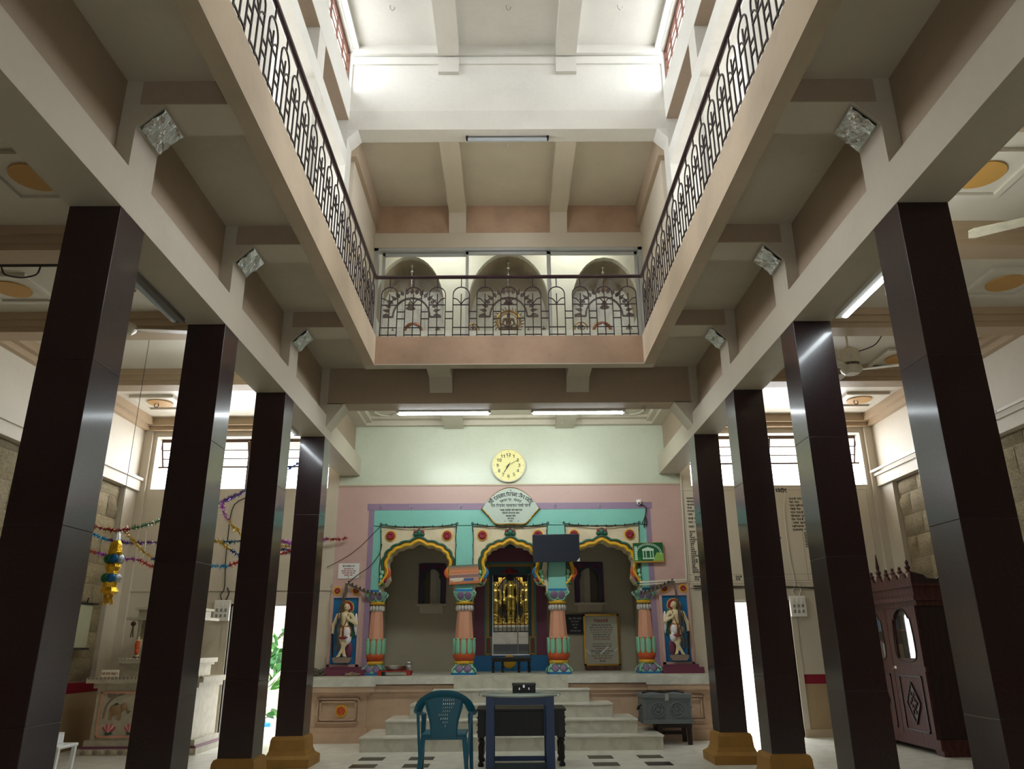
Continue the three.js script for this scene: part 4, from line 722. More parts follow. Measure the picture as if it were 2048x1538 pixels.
// ================================================================ CLOCK, SIGN, SCREEN, PICTURES
{
  const c = [-0.0165, 3.742], zf = -ZW + 0.05;
  const t = thing('wall_clock', 'round wall clock with pale yellow face on the green wall', 'clock', [c[0], c[1] - 0.26, -ZW]);
  const ring = lathe([[0.236, 0.0], [0.258, 0.0], [0.262, 0.02], [0.256, 0.042], [0.244, 0.047], [0.238, 0.035], [0.236, 0.0]], 40).rotateX(Math.PI / 2).translate(c[0], c[1], -ZW);
  part(t, 'bezel', ring, mat('#ece7d6', { r: 0.25 }));
  const face = canvasTex(512, 512, (x) => {
    x.fillStyle = '#f0e6a0'; x.fillRect(0, 0, 512, 512); x.fillStyle = '#26231a'; x.textAlign = 'center'; x.textBaseline = 'middle'; x.font = 'bold 74px sans-serif';
    for (let k = 1; k <= 12; k++) { const a = k * Math.PI / 6; x.fillText(String(k), 256 + 172 * Math.sin(a), 258 - 172 * Math.cos(a)); x.save(); x.translate(256 + 232 * Math.sin(a), 256 - 232 * Math.cos(a)); x.rotate(a); x.fillRect(-3, -6, 6, 12); x.restore(); }
    x.font = '15px sans-serif'; x.fillStyle = '#9a9060'; x.fillRect(236, 128, 42, 4); x.fillRect(242, 136, 30, 2);
  });
  const dg = new THREE.CircleGeometry(0.24, 40).translate(c[0], c[1], -ZW + 0.03); part(t, 'dial', dg.toNonIndexed(), printMat(face, 0.35));
  const hand = (a, L, w, b) => rotG(bx(c[0] - w / 2, c[0] + w / 2, c[1] - b, c[1] + L, zf - 0.012, zf - 0.010), [0, 0, 1], -a, c[0], c[1], 0);
  part(t, 'hour_hand', [hand(3.69, 0.125, 0.008, 0.05), hand(3.69, 0.06, 0.016, 0.0)], M.black); part(t, 'minute_hand', hand(1.06, 0.165, 0.007, 0.05), mat('#7a7040', { r: 0.4 })); part(t, 'hub', new THREE.CylinderGeometry(0.012, 0.012, 0.02, 12).rotateX(Math.PI / 2).translate(c[0], c[1], zf - 0.01), M.black);
}
{
  const t = thing('fan_sign', 'fan shaped marble name plaque with gold edge above the centre arch', 'sign', [0, 2.86, -ZW]);
  const L = -0.41, R = 0.432, yb = 2.87, yt = 3.40, ym = 3.09, poly = (e) => { const p = [[-0.2 - e * .3, yb - e], [0.22 + e * .3, yb - e], [R + e, ym - e * .1]]; for (let k = 1; k < 16; k++) { const u = k / 16; p.push([R + (L - R) * u, ym + (yt - ym + e) * Math.pow(Math.sin(Math.PI * u), 0.8)]); } p.push([L - e, ym - e * .1]); return p; };
  part(t, 'gold_frame', prism(poly(0.014), -ZW + 0.03, -ZW, 'xy', [], 0.004), mat('#6b5428', { r: 0.35, m: 0.6 }));
  part(t, 'gold_edge', [tube([[L, ym, -ZW + 0.034], [-0.2, yb, -ZW + 0.034], [0.22, yb, -ZW + 0.034], [R, ym, -ZW + 0.034]].flatMap((p, i, a) => i < 3 ? [p, p.map((v, k) => v + (a[i + 1][k] - v) * 0.5)] : [p]), 0.011, 6, false, 24)], M.brass);
  const tx = canvasTex(1024, 660, (c, w, h) => {
    c.fillStyle = '#bcc8bd'; c.fillRect(0, 0, w, h); const rr = rng(3); c.strokeStyle = 'rgba(120,140,135,.25)'; for (let k = 0; k < 30; k++) { c.lineWidth = 1 + 3 * rr(); c.beginPath(); let x = rr() * w, y = rr() * h; c.moveTo(x, y); for (let q = 0; q < 5; q++) { x += (rr() - .5) * 160; y += rr() * 60; c.lineTo(x, y); } c.stroke(); }
    deva(c, 'श्री', 512, 40, 20); deva(c, 'श्री रत्नत्रय दिगंबर जैन मंदीर', 512, 92, 64, { arc: 560, lw: .17 }); deva(c, 'शुक्रवार पेठ , सोलापूर', 512, 200, 38, { arc: 520, lw: .16 });
    c.fillStyle = '#222'; c.fillRect(508, 258, 9, 9); deva(c, 'शेठ हिराचंद सखाराम गांधी यांनी', 512, 305, 46, { lw: .16 });
    deva(c, 'आपल्या मातोश्री यांचे स्मरणार्थ', 512, 396, 29, { lw: .2 }); deva(c, 'मंदीराचे संगमरवर काम', 512, 450, 28, { lw: .2 }); deva(c, 'समर्पण केले', 512, 504, 28, { lw: .2 }); deva(c, 'वीर संवत', 512, 554, 24, { lw: .2 }); deva(c, 'नेमचंद', 512, 600, 22, { lw: .2 });
    for (const [x, y] of [[205, 140], [770, 66], [410, 612], [650, 612]]) { c.beginPath(); c.arc(x, y, 8, 0, 7); c.fill(); }
  });
  const sh = new THREE.ShapeGeometry(new THREE.Shape(poly(-0.004).map(([a, b]) => new THREE.Vector2(a, b)))); const pp = sh.attributes.position, uv = sh.attributes.uv; for (let i = 0; i < pp.count; i++) uv.setXY(i, (pp.getX(i) - L) / (R - L), (pp.getY(i) - yb) / (yt - yb));
  part(t, 'lettered_face', sh.toNonIndexed().translate(0, 0, -ZW + 0.036), printMat(tx, 0.3));
}
{
  const t = thing('television', 'dark flat television hung before the right side of the centre arch', 'television', [0.655, 2.3, -10.98]);
  const w = 0.665, h = 0.385, C = [0.652, 2.498, -10.93], tilt = (g) => rotG(rotG(g, [1, 0, 0], 0.12, ...C), [0, 0, 1], 0.012, ...C);
  part(t, 'casing', tilt(rb(C[0] - w / 2, C[0] + w / 2, C[1] - h / 2, C[1] + h / 2, C[2] - 0.04, C[2] + 0.01, 0.008, 2)), mat('#1a2230', { r: 0.35 }));
  part(t, 'screen', tilt(bx(C[0] - w / 2 + 0.014, C[0] + w / 2 - 0.014, C[1] - h / 2 + 0.018, C[1] + h / 2 - 0.014, C[2] + 0.008, C[2] + 0.012)), mat('#0d1628', { r: 0.35 }));
  part(t, 'wall_bracket', [bar([[0.67, 2.5, -10.97], [0.67, 2.5, -11.14]], 0.05), bx(0.6, 0.74, 2.4, 2.6, -11.13, -11.15)], M.black);
  part(t, 'corner_sticker', tilt(prism([[C[0] + w / 2 - 0.05, C[1] - h / 2 + 0.004], [C[0] + w / 2 - 0.004, C[1] - h / 2 + 0.004], [C[0] + w / 2 - 0.004, C[1] - h / 2 + 0.055]], C[2] + 0.0125, C[2] + 0.0135)), M.plasticWhite);
}
{
  const rp = rng(12), pic1 = canvasTex(512, 320, (c, w, h) => {
    const g = c.createLinearGradient(0, 0, 0, h); g.addColorStop(0, '#5d6a66'); g.addColorStop(.18, '#b47a55'); g.addColorStop(.35, '#d9865a'); g.addColorStop(.6, '#b08a80'); g.addColorStop(1, '#c47e52'); c.fillStyle = g; c.fillRect(0, 0, w, h);
    c.fillStyle = '#2a221c'; for (let k = 0; k < 26; k++) c.fillRect(20 + k * 18, 112 + rp() * 12, 12, 5 + rp() * 5); c.fillStyle = '#8a6a66'; c.fillRect(0, 160, w, 50); c.fillStyle = '#d8c8b0'; c.fillRect(20, 214, 230, 36); c.fillStyle = '#efe7d6'; c.fillRect(60, 222, 150, 44); c.fillStyle = '#4b3a30'; for (let k = 0; k < 8; k++) c.fillRect(66 + k * 18, 232, 8, 24); c.fillStyle = '#3f5f8e'; c.fillRect(250, 226, 170, 46); c.fillStyle = '#b56a3e'; c.fillRect(0, 284, w, 36);
  });
  const t = thing('landscape_picture', 'small printed landscape picture hung left of the centre arch', 'picture', [-0.66, 2.02, -ZW + 0.05]);
  const tl = (g) => rotG(g, [0, 0, 1], 0.05, -0.66, 2.155, 0);
  part(t, 'board', tl(bx(-0.875, -0.445, 2.022, 2.288, -ZW + 0.05, -ZW + 0.035)), M.darkWood); part(t, 'print', tl(printPlane(-0.872, -0.448, 2.025, 2.285, -ZW + 0.052)), printMat(pic1));
  const pic2 = canvasTex(512, 340, (c, w, h) => {
    c.fillStyle = '#135a34'; c.fillRect(0, 0, w, h); c.fillStyle = '#8ab455'; c.beginPath(); c.moveTo(330, 300); c.lineTo(400, 170); c.lineTo(512, 190); c.lineTo(512, 320); c.lineTo(330, 320); c.fill(); c.fillStyle = '#2f7a3a'; c.fillRect(0, 250, 120, 70);
    c.fillStyle = '#cfe3cf'; c.fillRect(150, 110, 200, 34); c.beginPath(); c.moveTo(140, 112); c.lineTo(250, 78); c.lineTo(360, 112); c.fill(); c.fillStyle = '#b9d8bd'; for (const x of [158, 205, 280, 326]) c.fillRect(x, 140, 18, 130); c.fillRect(150, 262, 204, 26); c.fillStyle = '#1d6b40'; c.fillRect(226, 170, 48, 90); c.strokeStyle = '#e9f3e6'; c.lineWidth = 6;
    for (let k = 0; k < 17; k++) { const a = Math.PI * (1 - k / 16); c.beginPath(); c.arc(256 + 215 * Math.cos(a), 190 - 165 * Math.sin(a), 15, 0, 7); c.stroke(); } c.fillStyle = '#a8823a'; c.fillRect(0, 318, w, 22); c.fillStyle = '#cfe6d4'; c.fillRect(18, 60, 44, 240); c.fillStyle = '#135a34'; for (let k = 0; k < 7; k++) c.fillRect(24, 74 + k * 32, 32, 10);
  });
  const u = thing('green_picture', 'green garlanded temple picture hung at the right end of the turquoise wall', 'picture', [1.985, 2.3, -ZW + 0.06]);
  part(u, 'box', rotG(bx(1.77, 2.20, 2.305, 2.585, -ZW + 0.06, -ZW + 0.02), [0, 0, 1], 0.02, 1.985, 2.44, 0), M.yellow); part(u, 'print', rotG(printPlane(1.772, 2.198, 2.308, 2.582, -ZW + 0.062), [0, 0, 1], 0.02, 1.985, 2.44, 0), printMat(pic2, 0.35));
  const no = canvasTex(512, 360, (c, w, h) => { c.fillStyle = '#e4e2de'; c.fillRect(0, 0, w, h); deva(c, 'श्री महावीराय नमः', w / 2, 50, 34, { color: '#2b2422', lw: .2 }); ['गांधी सखाराम जैन', 'माणिकचंद दोशी शहा नेमचंद', 'रावजी वालचंद मंदीर शेठ', 'गुलाबचंद फूलचंद'].forEach((s, i) => deva(c, s, w / 2, 118 + i * 50, 27, { color: '#8c2330', lw: .2 })); deva(c, 'जैन', w / 2, 316, 24, { color: '#2b2422' }); });
  const n = thing('paper_notice', 'white paper notice with red lines on the pink wall', 'notice', [-2.31, 2.115, -ZW]);
  part(n, 'board', bx(-2.46, -2.162, 2.113, 2.327, -ZW + 0.008, -ZW), M.plasticWhite); part(n, 'print', printPlane(-2.458, -2.164, 2.115, 2.325, -ZW + 0.0095), printMat(no));
  const cc = thing('security_camera', 'small white dome security camera at the top right of the pink wall', 'camera', [1.9, 3.13, -ZW]);
  part(cc, 'base', bx(1.86, 1.93, 3.18, 3.21, -ZW + 0.06, -ZW), M.plasticWhite); part(cc, 'dome', sph(1.895, 3.165, -ZW + 0.05, 0.035), M.plasticWhite); part(cc, 'lens', sph(1.89, 3.155, -ZW + 0.08, 0.012), M.black);
}
// ---- hooks, light strings, cables on the shrine front
{
  [-1.9, -1.45, -0.72, 0.66, 1.32].forEach((x, i) => single('wall_hook', 'small ring hook on the purple band, ' + ['first', 'second', 'third', 'fourth', 'fifth'][i] + ' counted along the arches', 'hook', new THREE.TorusGeometry(0.018, 0.004, 6, 14).translate(x, 3.13, -ZW + 0.02), M.steel, 'ring hooks on the purple band'));
  archs.forEach(([cx, hp], i) => {
    const t = thing('light_string', 'string of unlit lamps framing the ' + ['left', 'centre', 'right'][i] + ' arch panel', 'light string', [cx, 2.86, -ZW], 'unlit light strings round the arches'), rr = rng(40 + i), zf = -ZW + 0.012, pts = [];
    const y1 = 2.87, sag = 0.045;
    for (let k = 0; k <= 8; k++) pts.push([cx - hp - 0.005 + rr() * 0.014, 2.06 + (y1 - 2.06) * k / 8, zf]);
    for (let k = 1; k <= 16; k++) { const u = k / 16; pts.push([cx - hp + 2 * hp * u, y1 - sag * Math.sin(Math.PI * u) + rr() * 0.01, zf]); }
    for (let k = 1; k <= 8; k++) pts.push([cx + hp - rr() * 0.014, y1 + (2.06 - y1) * k / 8, zf]);
    part(t, 'cable', [tube(pts, 0.0045, 4, false, 100), tube(pts.map(([x, y, z]) => [x + 0.012 * (rr() - .5), y - 0.012 * rr(), z + 0.006]), 0.003, 4, false, 100)], M.wire);
    for (const [x, y, z] of pts.filter((_, k) => k % 2 === 1)) part(t, 'lamp_holder', bar([[x, y - 0.012, z], [x, y + 0.022, z + 0.004]], 0.012), M.black);
    for (const s of [-1, 1]) part(t, 'hook', new THREE.TorusGeometry(0.014, 0.004, 6, 12).translate(cx + s * (hp + 0.01), 2.885, zf), M.black);
  });
  single('hanging_cable', 'thin black cable sagging from the left arch hook to the left wall', 'cable', tube([[-1.86, 2.87, -ZW + 0.03], [-1.98, 2.74, -ZW + 0.05], [-2.16, 2.55, -ZW + 0.06], [-2.36, 2.40, -ZW + 0.06], [-2.62, 2.27, -ZW + 0.03]], 0.005, 5), M.wire);
  single('hanging_cable', 'black cable curving from the left arch down to the light string hook', 'cable', tube([[-1.85, 2.6, -ZW + 0.03], [-1.87, 2.46, -ZW + 0.05], [-2.0, 2.28, -ZW + 0.06], [-2.18, 2.15, -ZW + 0.06], [-2.3, 2.05, -ZW + 0.05]], 0.006, 5), M.wire);
  for (const s of [-1, 1]) {
    const t = thing('draped_light_string', s < 0 ? 'dusty bundled light string draped from a hook over the left guardian' : 'dusty bundled light string draped from a hook over the right guardian', 'light string', [s * 2.3, 1.1, -ZW + 0.1], 'bundled light strings over the guardians'), rr = rng(60 + s), z = -ZW + 0.14;
    const mk = (n, w) => { const l = []; for (let q = 0; q < n; q++) { const o = () => w * (rr() - .5); l.push(tube([[s * 2.3 + o(), 2.045, z - 0.05], [s * 2.31 + o(), 1.9, z + o() * .5], [s * 2.335 + o(), 1.78, z], [s * 2.37 + o() * 1.6, 1.55, z + o()], [s * 2.36 + o() * 2, 1.35, z + o()], [s * 2.385 + o() * 2, 1.15, z - 0.01]], 0.006, 5, false, 20)); } return l; };
    part(t, 'hanging_bundle', mk(6, 0.05), mat('#5e5344', { r: 0.7 }));
    const ar = [...Array(9).keys()].map((k) => [s * (2.29 - 0.45 * k / 8), 2.045 - 0.165 * k / 8 - 0.02 * Math.sin(Math.PI * k / 8), z - 0.06]);
    part(t, 'swag', [tube(ar, 0.011, 5), tube(ar.map(([x, y, q]) => [x, y - 0.018, q + 0.01]), 0.008, 5)], mat('#6a6152', { r: 0.6 }));
    for (const [x, y, q] of ar) part(t, 'lamp_clip', bar([[x, y - 0.02, q], [x + 0.005, y + 0.03, q + 0.01]], 0.018), M.wire);
    part(t, 'hook', sph(s * 2.3, 2.05, z - 0.06, 0.016), M.plasticWhite);
  }
  single('conduit_rod', 'upper of two white conduit rods slanting across the right guardian', 'conduit', bar([[1.83, 2.03, -ZW + 0.07], [2.5, 2.065, -ZW + 0.05]], 0.02), M.pipe);
  single('conduit_rod', 'lower of two white conduit rods slanting across the right guardian', 'conduit', bar([[1.83, 1.995, -ZW + 0.07], [2.5, 2.035, -ZW + 0.05]], 0.014), M.pipe);
  single('wall_conduit', 'white conduit running down the right edge of the pink wall', 'conduit', bar([[2.545, 3.66, -ZW + 0.012], [2.54, 3.4, -ZW + 0.012], [2.51, 2.05, -ZW + 0.012]], 0.018), M.pipe);
  const cb = thing('camera_cable', 'coiled dark cable hanging below the security camera', 'cable', [1.95, 2.8, -ZW + 0.02]); part(cb, 'coil', tube([[1.9, 3.15, -ZW + 0.02], [2.0, 3.1, -ZW + 0.02], [1.97, 2.95, -ZW + 0.03], [1.93, 2.86, -ZW + 0.03], [1.99, 2.84, -ZW + 0.03], [1.98, 2.98, -ZW + 0.04], [1.95, 2.8, -ZW + 0.03]], 0.007, 5), M.wire);
  // cloth rags on the plinth
  const rag = (name, label, x, y, z, sx, sy, sz, m, seed) => { const g = new THREE.IcosahedronGeometry(1, 4), p = g.attributes.position, v = V(0, 0, 0); for (let i = 0; i < p.count; i++) { v.fromBufferAttribute(p, i); const n = 0.55 + 0.55 * Math.abs(noise.noise(v.x * 2.6 + seed, v.y * 2.6, v.z * 2.6)) * 1.8; p.setXYZ(i, x + v.x * sx * n, Math.max(y + 0.002, y + (v.y * 0.8 + 0.55) * sy * n), z + v.z * sz * n); } g.computeVertexNormals(); single(name, label, 'cloth', uvm(g), m); };
  rag('crumpled_cloth', 'crumpled grey cloth on the left end of the plinth', -2.62, 0.82, -11.03, 0.13, 0.085, 0.08, mat('#6b675a', { r: 0.9, map: T_grime, s: 0.2 }), 1);
  rag('crumpled_cloth', 'crumpled tan cloth on the plinth below the left guardian', -2.16, 0.82, -10.99, 0.11, 0.04, 0.05, mat('#a08c78', { r: 0.9 }), 5);
}
// ================================================================ FURNITURE BEFORE THE STEPS
{
  const cx = -0.655, cz = -8.02;
  const t = thing('plastic_chair', 'teal blue moulded plastic armchair seen from behind', 'chair', [cx, 0, cz - 0.2]);
  const W = (x, y, z) => [cx + x, y, cz + z];
  const flat = (pts, w, h) => { const c = new THREE.CatmullRomCurve3(pts.map((p) => V(...W(...p)))), sh = new THREE.Shape(); sh.absellipse(0, 0, w, h, 0, Math.PI * 2); return uvm(toCreasedNormals(new THREE.ExtrudeGeometry(sh, { steps: 40, extrudePath: c, curveSegments: 5, bevelEnabled: false }), 0.8)); };
  part(t, 'top_band', flat([[-0.255, 0.545, -0.40], [-0.268, 0.57, -0.2], [-0.262, 0.60, -0.06], [-0.215, 0.685, 0.02], [-0.11, 0.745, 0.045], [0, 0.757, 0.05], [0.11, 0.745, 0.045], [0.215, 0.685, 0.02], [0.262, 0.60, -0.06], [0.268, 0.57, -0.2], [0.255, 0.545, -0.40]], 0.044, 0.018), M.chair);
  const slots = [], rs = rng(9);
  for (let r = 0; r < 9; r++) for (let c = 0; c < 12; c++) { const y = 0.70 - r * 0.033, x = -0.11 + c * 0.02, hw = 0.15 - 0.012 * r; if (Math.abs(x) > hw - 0.045) continue; if ((r < 4 && x < -0.015 - 0.0 * r) || (r === 4 && x > 0.05)) continue; if (rs() < 0.12) continue; slots.push([[x - 0.004, y - 0.010], [x + 0.003, y - 0.010], [x + 0.009, y + 0.009], [x + 0.002, y + 0.009]].map(([a, b]) => [cx + a, b])); }
  part(t, 'backrest', prism([[-0.115, 0.37], [0.115, 0.37], [0.125, 0.50], [0.16, 0.63], [0.175, 0.70], [0.10, 0.745], [0, 0.757], [-0.10, 0.745], [-0.175, 0.70], [-0.16, 0.63], [-0.125, 0.50]].map(([a, b]) => [cx + a, b]), cz + 0.030, cz + 0.042, 'xy', slots), M.chair, 'backrest pierced with a fan of small slots');
  part(t, 'back_rim', [flat([[-0.118, 0.37, 0.03], [-0.128, 0.50, 0.035], [-0.165, 0.63, 0.04], [-0.18, 0.70, 0.04]], 0.012, 0.012), flat([[0.118, 0.37, 0.03], [0.128, 0.50, 0.035], [0.165, 0.63, 0.04], [0.18, 0.70, 0.04]], 0.012, 0.012)], M.chair);
  part(t, 'seat', [rb(cx - 0.215, cx + 0.215, 0.375, 0.40, cz - 0.40, cz + 0.03, 0.012, 2), bx(cx - 0.19, cx + 0.19, 0.345, 0.38, cz - 0.38, cz + 0.02)], M.chair);
  const leg = (x0, z0, x1, z1, yt, w) => { const g = new THREE.CylinderGeometry(w, w * 0.72, yt, 4, 1).rotateY(Math.PI / 4); const p = g.attributes.position; for (let i = 0; i < p.count; i++) { const u = (p.getY(i) + yt / 2) / yt; p.setXYZ(i, p.getX(i) + cx + x1 + (x0 - x1) * u, p.getY(i) + yt / 2, p.getZ(i) * .8 + cz + z1 + (z0 - z1) * u); } g.computeVertexNormals(); return uvm(toCreasedNormals(g.toNonIndexed(), .4)); };
  for (const s of [-1, 1]) { part(t, 'leg', leg(s * 0.195, 0.0, s * 0.235, 0.09, 0.39, 0.034), M.chair); part(t, 'leg', leg(s * 0.235, -0.37, s * 0.25, -0.43, 0.55, 0.034), M.chair); part(t, 'arm_post', leg(s * 0.262, -0.04, s * 0.215, 0.02, 0.59, 0.02), M.chair); }
}
{
  const t = thing('round_table', 'small round topped table on a dark blue steel frame', 'table', [0.078, 0, -8.02]), cx = 0.078, cz = -8.02;
  part(t, 'top', lathe([[0, 0.735], [0.39, 0.735], [0.402, 0.742], [0.402, 0.752], [0.395, 0.757], [0, 0.757]], 40, cx, 0, cz), M.glassTop);
  for (const x of [-0.205, 0.36]) for (const z of [-7.76, -8.26]) part(t, 'leg', bx(x - 0.038, x + 0.038, 0, 0.735, z - 0.03, z + 0.03), M.tableBlue);
  part(t, 'apron', [bx(-0.205, 0.36, 0.665, 0.735, -7.74, -7.78), bx(-0.205, 0.36, 0.665, 0.735, -8.24, -8.28), bx(-0.225, -0.185, 0.665, 0.735, -7.76, -8.26), bx(0.34, 0.38, 0.665, 0.735, -7.76, -8.26)], M.tableBlue);
  part(t, 'lower_rail', [bx(-0.205, 0.36, 0.125, 0.165, -8.24, -8.28), bx(-0.225, -0.185, 0.125, 0.165, -7.76, -8.26), bx(0.34, 0.38, 0.125, 0.165, -7.76, -8.26), bx(-0.205, 0.36, 0.06, 0.10, -7.74, -7.78)], M.tableBlue);
  part(t, 'lower_shelf', bx(-0.24, 0.34, 0.10, 0.115, -7.62, -8.2), mat('#3a4c5c', { r: 0.4, map: T_grime, s: 0.5 }));
  const b = thing('metal_box', 'small black metal cash box on the round table', 'box', [0.12, 0.757, -8.12]);
  part(b, 'body', rb(0.01, 0.235, 0.757, 0.835, -8.02, -8.2, 0.004), M.black); part(b, 'lid', rb(0.005, 0.24, 0.822, 0.842, -8.015, -8.205, 0.004), mat('#2a2a2c', { r: 0.4 })); part(b, 'clasp', [bx(0.072, 0.082, 0.785, 0.805, -8.012, -8.022), bx(0.165, 0.175, 0.785, 0.805, -8.012, -8.022), bx(0.112, 0.128, 0.805, 0.83, -8.01, -8.02)], M.steel);
}
{
  const t = thing('side_table', 'dark carved wooden table with turned legs behind the blue framed table', 'table', [0.1, 0, -9.0]), x0 = -0.355, x1 = 0.56;
  part(t, 'top', [rb(x0 - 0.02, x1 + 0.02, 0.535, 0.56, -8.75, -9.25, 0.008), bx(x0, x1, 0.515, 0.54, -8.77, -9.23)], M.darkWood);
  part(t, 'apron', [bx(x0 + 0.015, x1 - 0.015, 0.29, 0.52, -8.79, -9.21)], M.darkWood);
  for (const x of [x0 + 0.03, x1 - 0.03]) for (const z of [-8.81, -9.19]) { part(t, 'leg', [lathe([[0, 0], [0.03, 0], [0.034, 0.02], [0.018, 0.05], [0.03, 0.08], [0.026, 0.12], [0.032, 0.19], [0.02, 0.225], [0.034, 0.25], [0.024, 0.28], [0.03, 0.30]], 12, x, 0, z), bx(x - 0.035, x + 0.035, 0.28, 0.53, z - 0.035, z + 0.035)], M.darkWood); for (let k = 0; k < 3; k++) part(t, 'beading', sph(x - Math.sign(0.1 - x) * 0.035, 0.33 + k * 0.07, z, 0.012), M.darkWood); }
}
{
  const t = thing('steel_chest', 'grey painted steel trunk with two round embossed rosettes by the steps', 'chest', [1.98, 0.25, -10.62]), x0 = 1.675, x1 = 2.285, zf = -10.42, zb = -10.84;
  part(t, 'body', rb(x0, x1, 0.26, 0.56, zf, zb, 0.006), M.grey);
  part(t, 'lid', rb(x0 - 0.012, x1 + 0.012, 0.545, 0.60, zf + 0.012, zb - 0.01, 0.012, 2), M.grey);
  part(t, 'bottom_band', bx(x0 - 0.014, x1 + 0.014, 0.25, 0.30, zf + 0.014, zb), M.grey);
  part(t, 'panel_line', [bx(x0 + 0.04, x1 - 0.04, 0.505, 0.512, zf + 0.008, zf), bx(x0 + 0.04, x0 + 0.047, 0.31, 0.512, zf + 0.008, zf), bx(x1 - 0.047, x1 - 0.04, 0.31, 0.512, zf + 0.008, zf)], M.grey);
  for (const x of [1.86, 2.10]) { const e = part(t, 'rosette', new THREE.TorusGeometry(0.085, 0.01, 6, 24).translate(x, 0.41, zf + 0.004), M.grey); part(e, 'rosette_petal', [...[...Array(10).keys()].map((k) => sph(x + 0.055 * Math.cos(k * .628), 0.41 + 0.055 * Math.sin(k * .628), zf + 0.002, 0.02, 0.02, 0.012, 8, 6)), sph(x, 0.41, zf + 0.004, 0.022, 0.022, 0.016, 8, 6)], M.grey); }
  part(t, 'handle', [tube([[x0 - 0.005, 0.46, -10.55], [x0 - 0.04, 0.44, -10.58], [x0 - 0.04, 0.40, -10.66], [x0 - 0.005, 0.42, -10.7]], 0.01, 6), tube([[x1 + 0.005, 0.46, -10.55], [x1 + 0.035, 0.43, -10.58], [x1 + 0.035, 0.41, -10.66], [x1 + 0.005, 0.42, -10.7]], 0.01, 6)], M.black);
  part(t, 'hasp', [bx(1.95, 2.0, 0.52, 0.60, zf + 0.018, zf)], M.steel);
  const s = thing('chest_stand', 'dark wooden stand under the steel trunk', 'stand', [2.05, 0, -10.62]);
  part(s, 'shelf', bx(1.85, 2.28, 0.20, 0.25, -10.45, -10.82), M.cabinetDark); for (const x of [1.88, 2.25]) for (const z of [-10.48, -10.8]) part(s, 'leg', bx(x - 0.025, x + 0.025, 0, 0.20, z - 0.025, z + 0.025), M.cabinetDark); part(s, 'brace', bx(1.88, 2.25, 0.09, 0.13, -10.78, -10.82), M.cabinetDark);
  single('folded_cloth', 'dark folded strap lying across the steel trunk lid', 'strap', tube([[1.68, 0.607, -10.5], [1.80, 0.625, -10.55], [1.95, 0.61, -10.5], [2.1, 0.622, -10.58], [2.22, 0.607, -10.5]], 0.009, 5), M.black);
}
// ================================================================ TUBE LAMPS
function tubeLamp(label, len, c, axis, lit, k, aim) {   // c: centre of the tube
  const t = thing('tube_lamp', label, 'lamp', [c[0], c[1], c[2]], 'fluorescent tube lamps');
  const rot = (g) => { if (axis === 'z') g.rotateY(Math.PI / 2); return g.translate(...c); };
  const u = aim;   // direction from wall to room
  part(t, 'batten', rot(uvm(new THREE.BoxGeometry(len + 0.06, 0.085, 0.04))).translate(-u[0] * 0.05, -u[1] * 0.05 + 0.01, -u[2] * 0.05), lit ? M.plasticWhite : mat('#6b6a66', { r: 0.4 }));
  for (const s of [-1, 1]) part(t, 'end_holder', rot(uvm(new THREE.BoxGeometry(0.03, 0.05, 0.06).translate(s * (len / 2 + 0.01), 0, 0))).translate(-u[0] * 0.02, -u[1] * 0.02, -u[2] * 0.02), lit ? M.plasticWhite : M.black);
  part(t, lit ? 'glowing_tube' : 'glass_tube', rot(uvm(new THREE.CylinderGeometry(0.03, 0.03, len, 14).rotateZ(Math.PI / 2))), lit ? mat('#ffffff', { e: '#f0faff', ei: 14 }) : mat('#aeb6bc', { r: 0.12 }));
  if (lit) {
    const l = new THREE.RectAreaLight(0xeef8f2, k, len, 0.04); l.name = 'tube_light'; l.position.set(c[0] + u[0] * 0.03, c[1] + u[1] * 0.03, c[2] + u[2] * 0.03);
    l.lookAt(c[0] + u[0], c[1] + u[1], c[2] + u[2]); if (axis === 'z') { const d = V(...u), m = new THREE.Matrix4(), zax = d.clone().negate(), xax = V(0, 0, 1), yax = zax.clone().cross(xax); m.makeBasis(xax, yax, zax); l.quaternion.setFromRotationMatrix(m); }
    scene.add(l);
  }
}
const dn = (x, y, z) => { const l = Math.hypot(x, y, z); return [x / l, y / l, z / l]; };
tubeLamp('glowing tube lamp left of centre under the beam before the shrine', 1.14, [-0.835, 4.0, -9.24], 'x', true, 64, dn(0, -0.7, -1));
tubeLamp('glowing tube lamp right of centre under the beam before the shrine', 1.14, [0.87, 4.0, -9.24], 'x', true, 64, dn(0, -0.55, -1));
tubeLamp('glowing tube lamp on the right beam between the nearest two columns', 1.16, [2.575, 3.585, -4.75], 'z', true, 45, dn(1, -0.25, 0));
tubeLamp('glowing tube lamp on the left beam behind the third column', 1.16, [-2.575, 3.585, -8.1], 'z', true, 45, dn(-1, -0.25, 0));
tubeLamp('unlit tube lamp on the left beam between the nearest two columns', 1.16, [-2.575, 3.585, -4.77], 'z', false, 0, dn(-1, -0.25, 0));
tubeLamp('unlit tube lamp under the high beam above the upper balcony', 1.12, [-0.005, 7.985, -9.05], 'x', false, 0, dn(0, -1, 0.001));
tubeLamp('tube lamp inside the upper chapel, left one hidden above the glass screen', 1.2, [-1.15, 7.9, -11.42], 'x', true, 15, dn(0, -1, -0.5));
tubeLamp('tube lamp inside the upper chapel, right one hidden above the glass screen', 1.2, [1.15, 7.9, -11.42], 'x', true, 15, dn(0, -1, -0.5));
single('lamp_hook', 'small hook below the high unlit tube lamp', 'hook', new THREE.TorusGeometry(0.02, 0.004, 6, 12).translate(-0.01, 7.93, -9.1), M.steel);

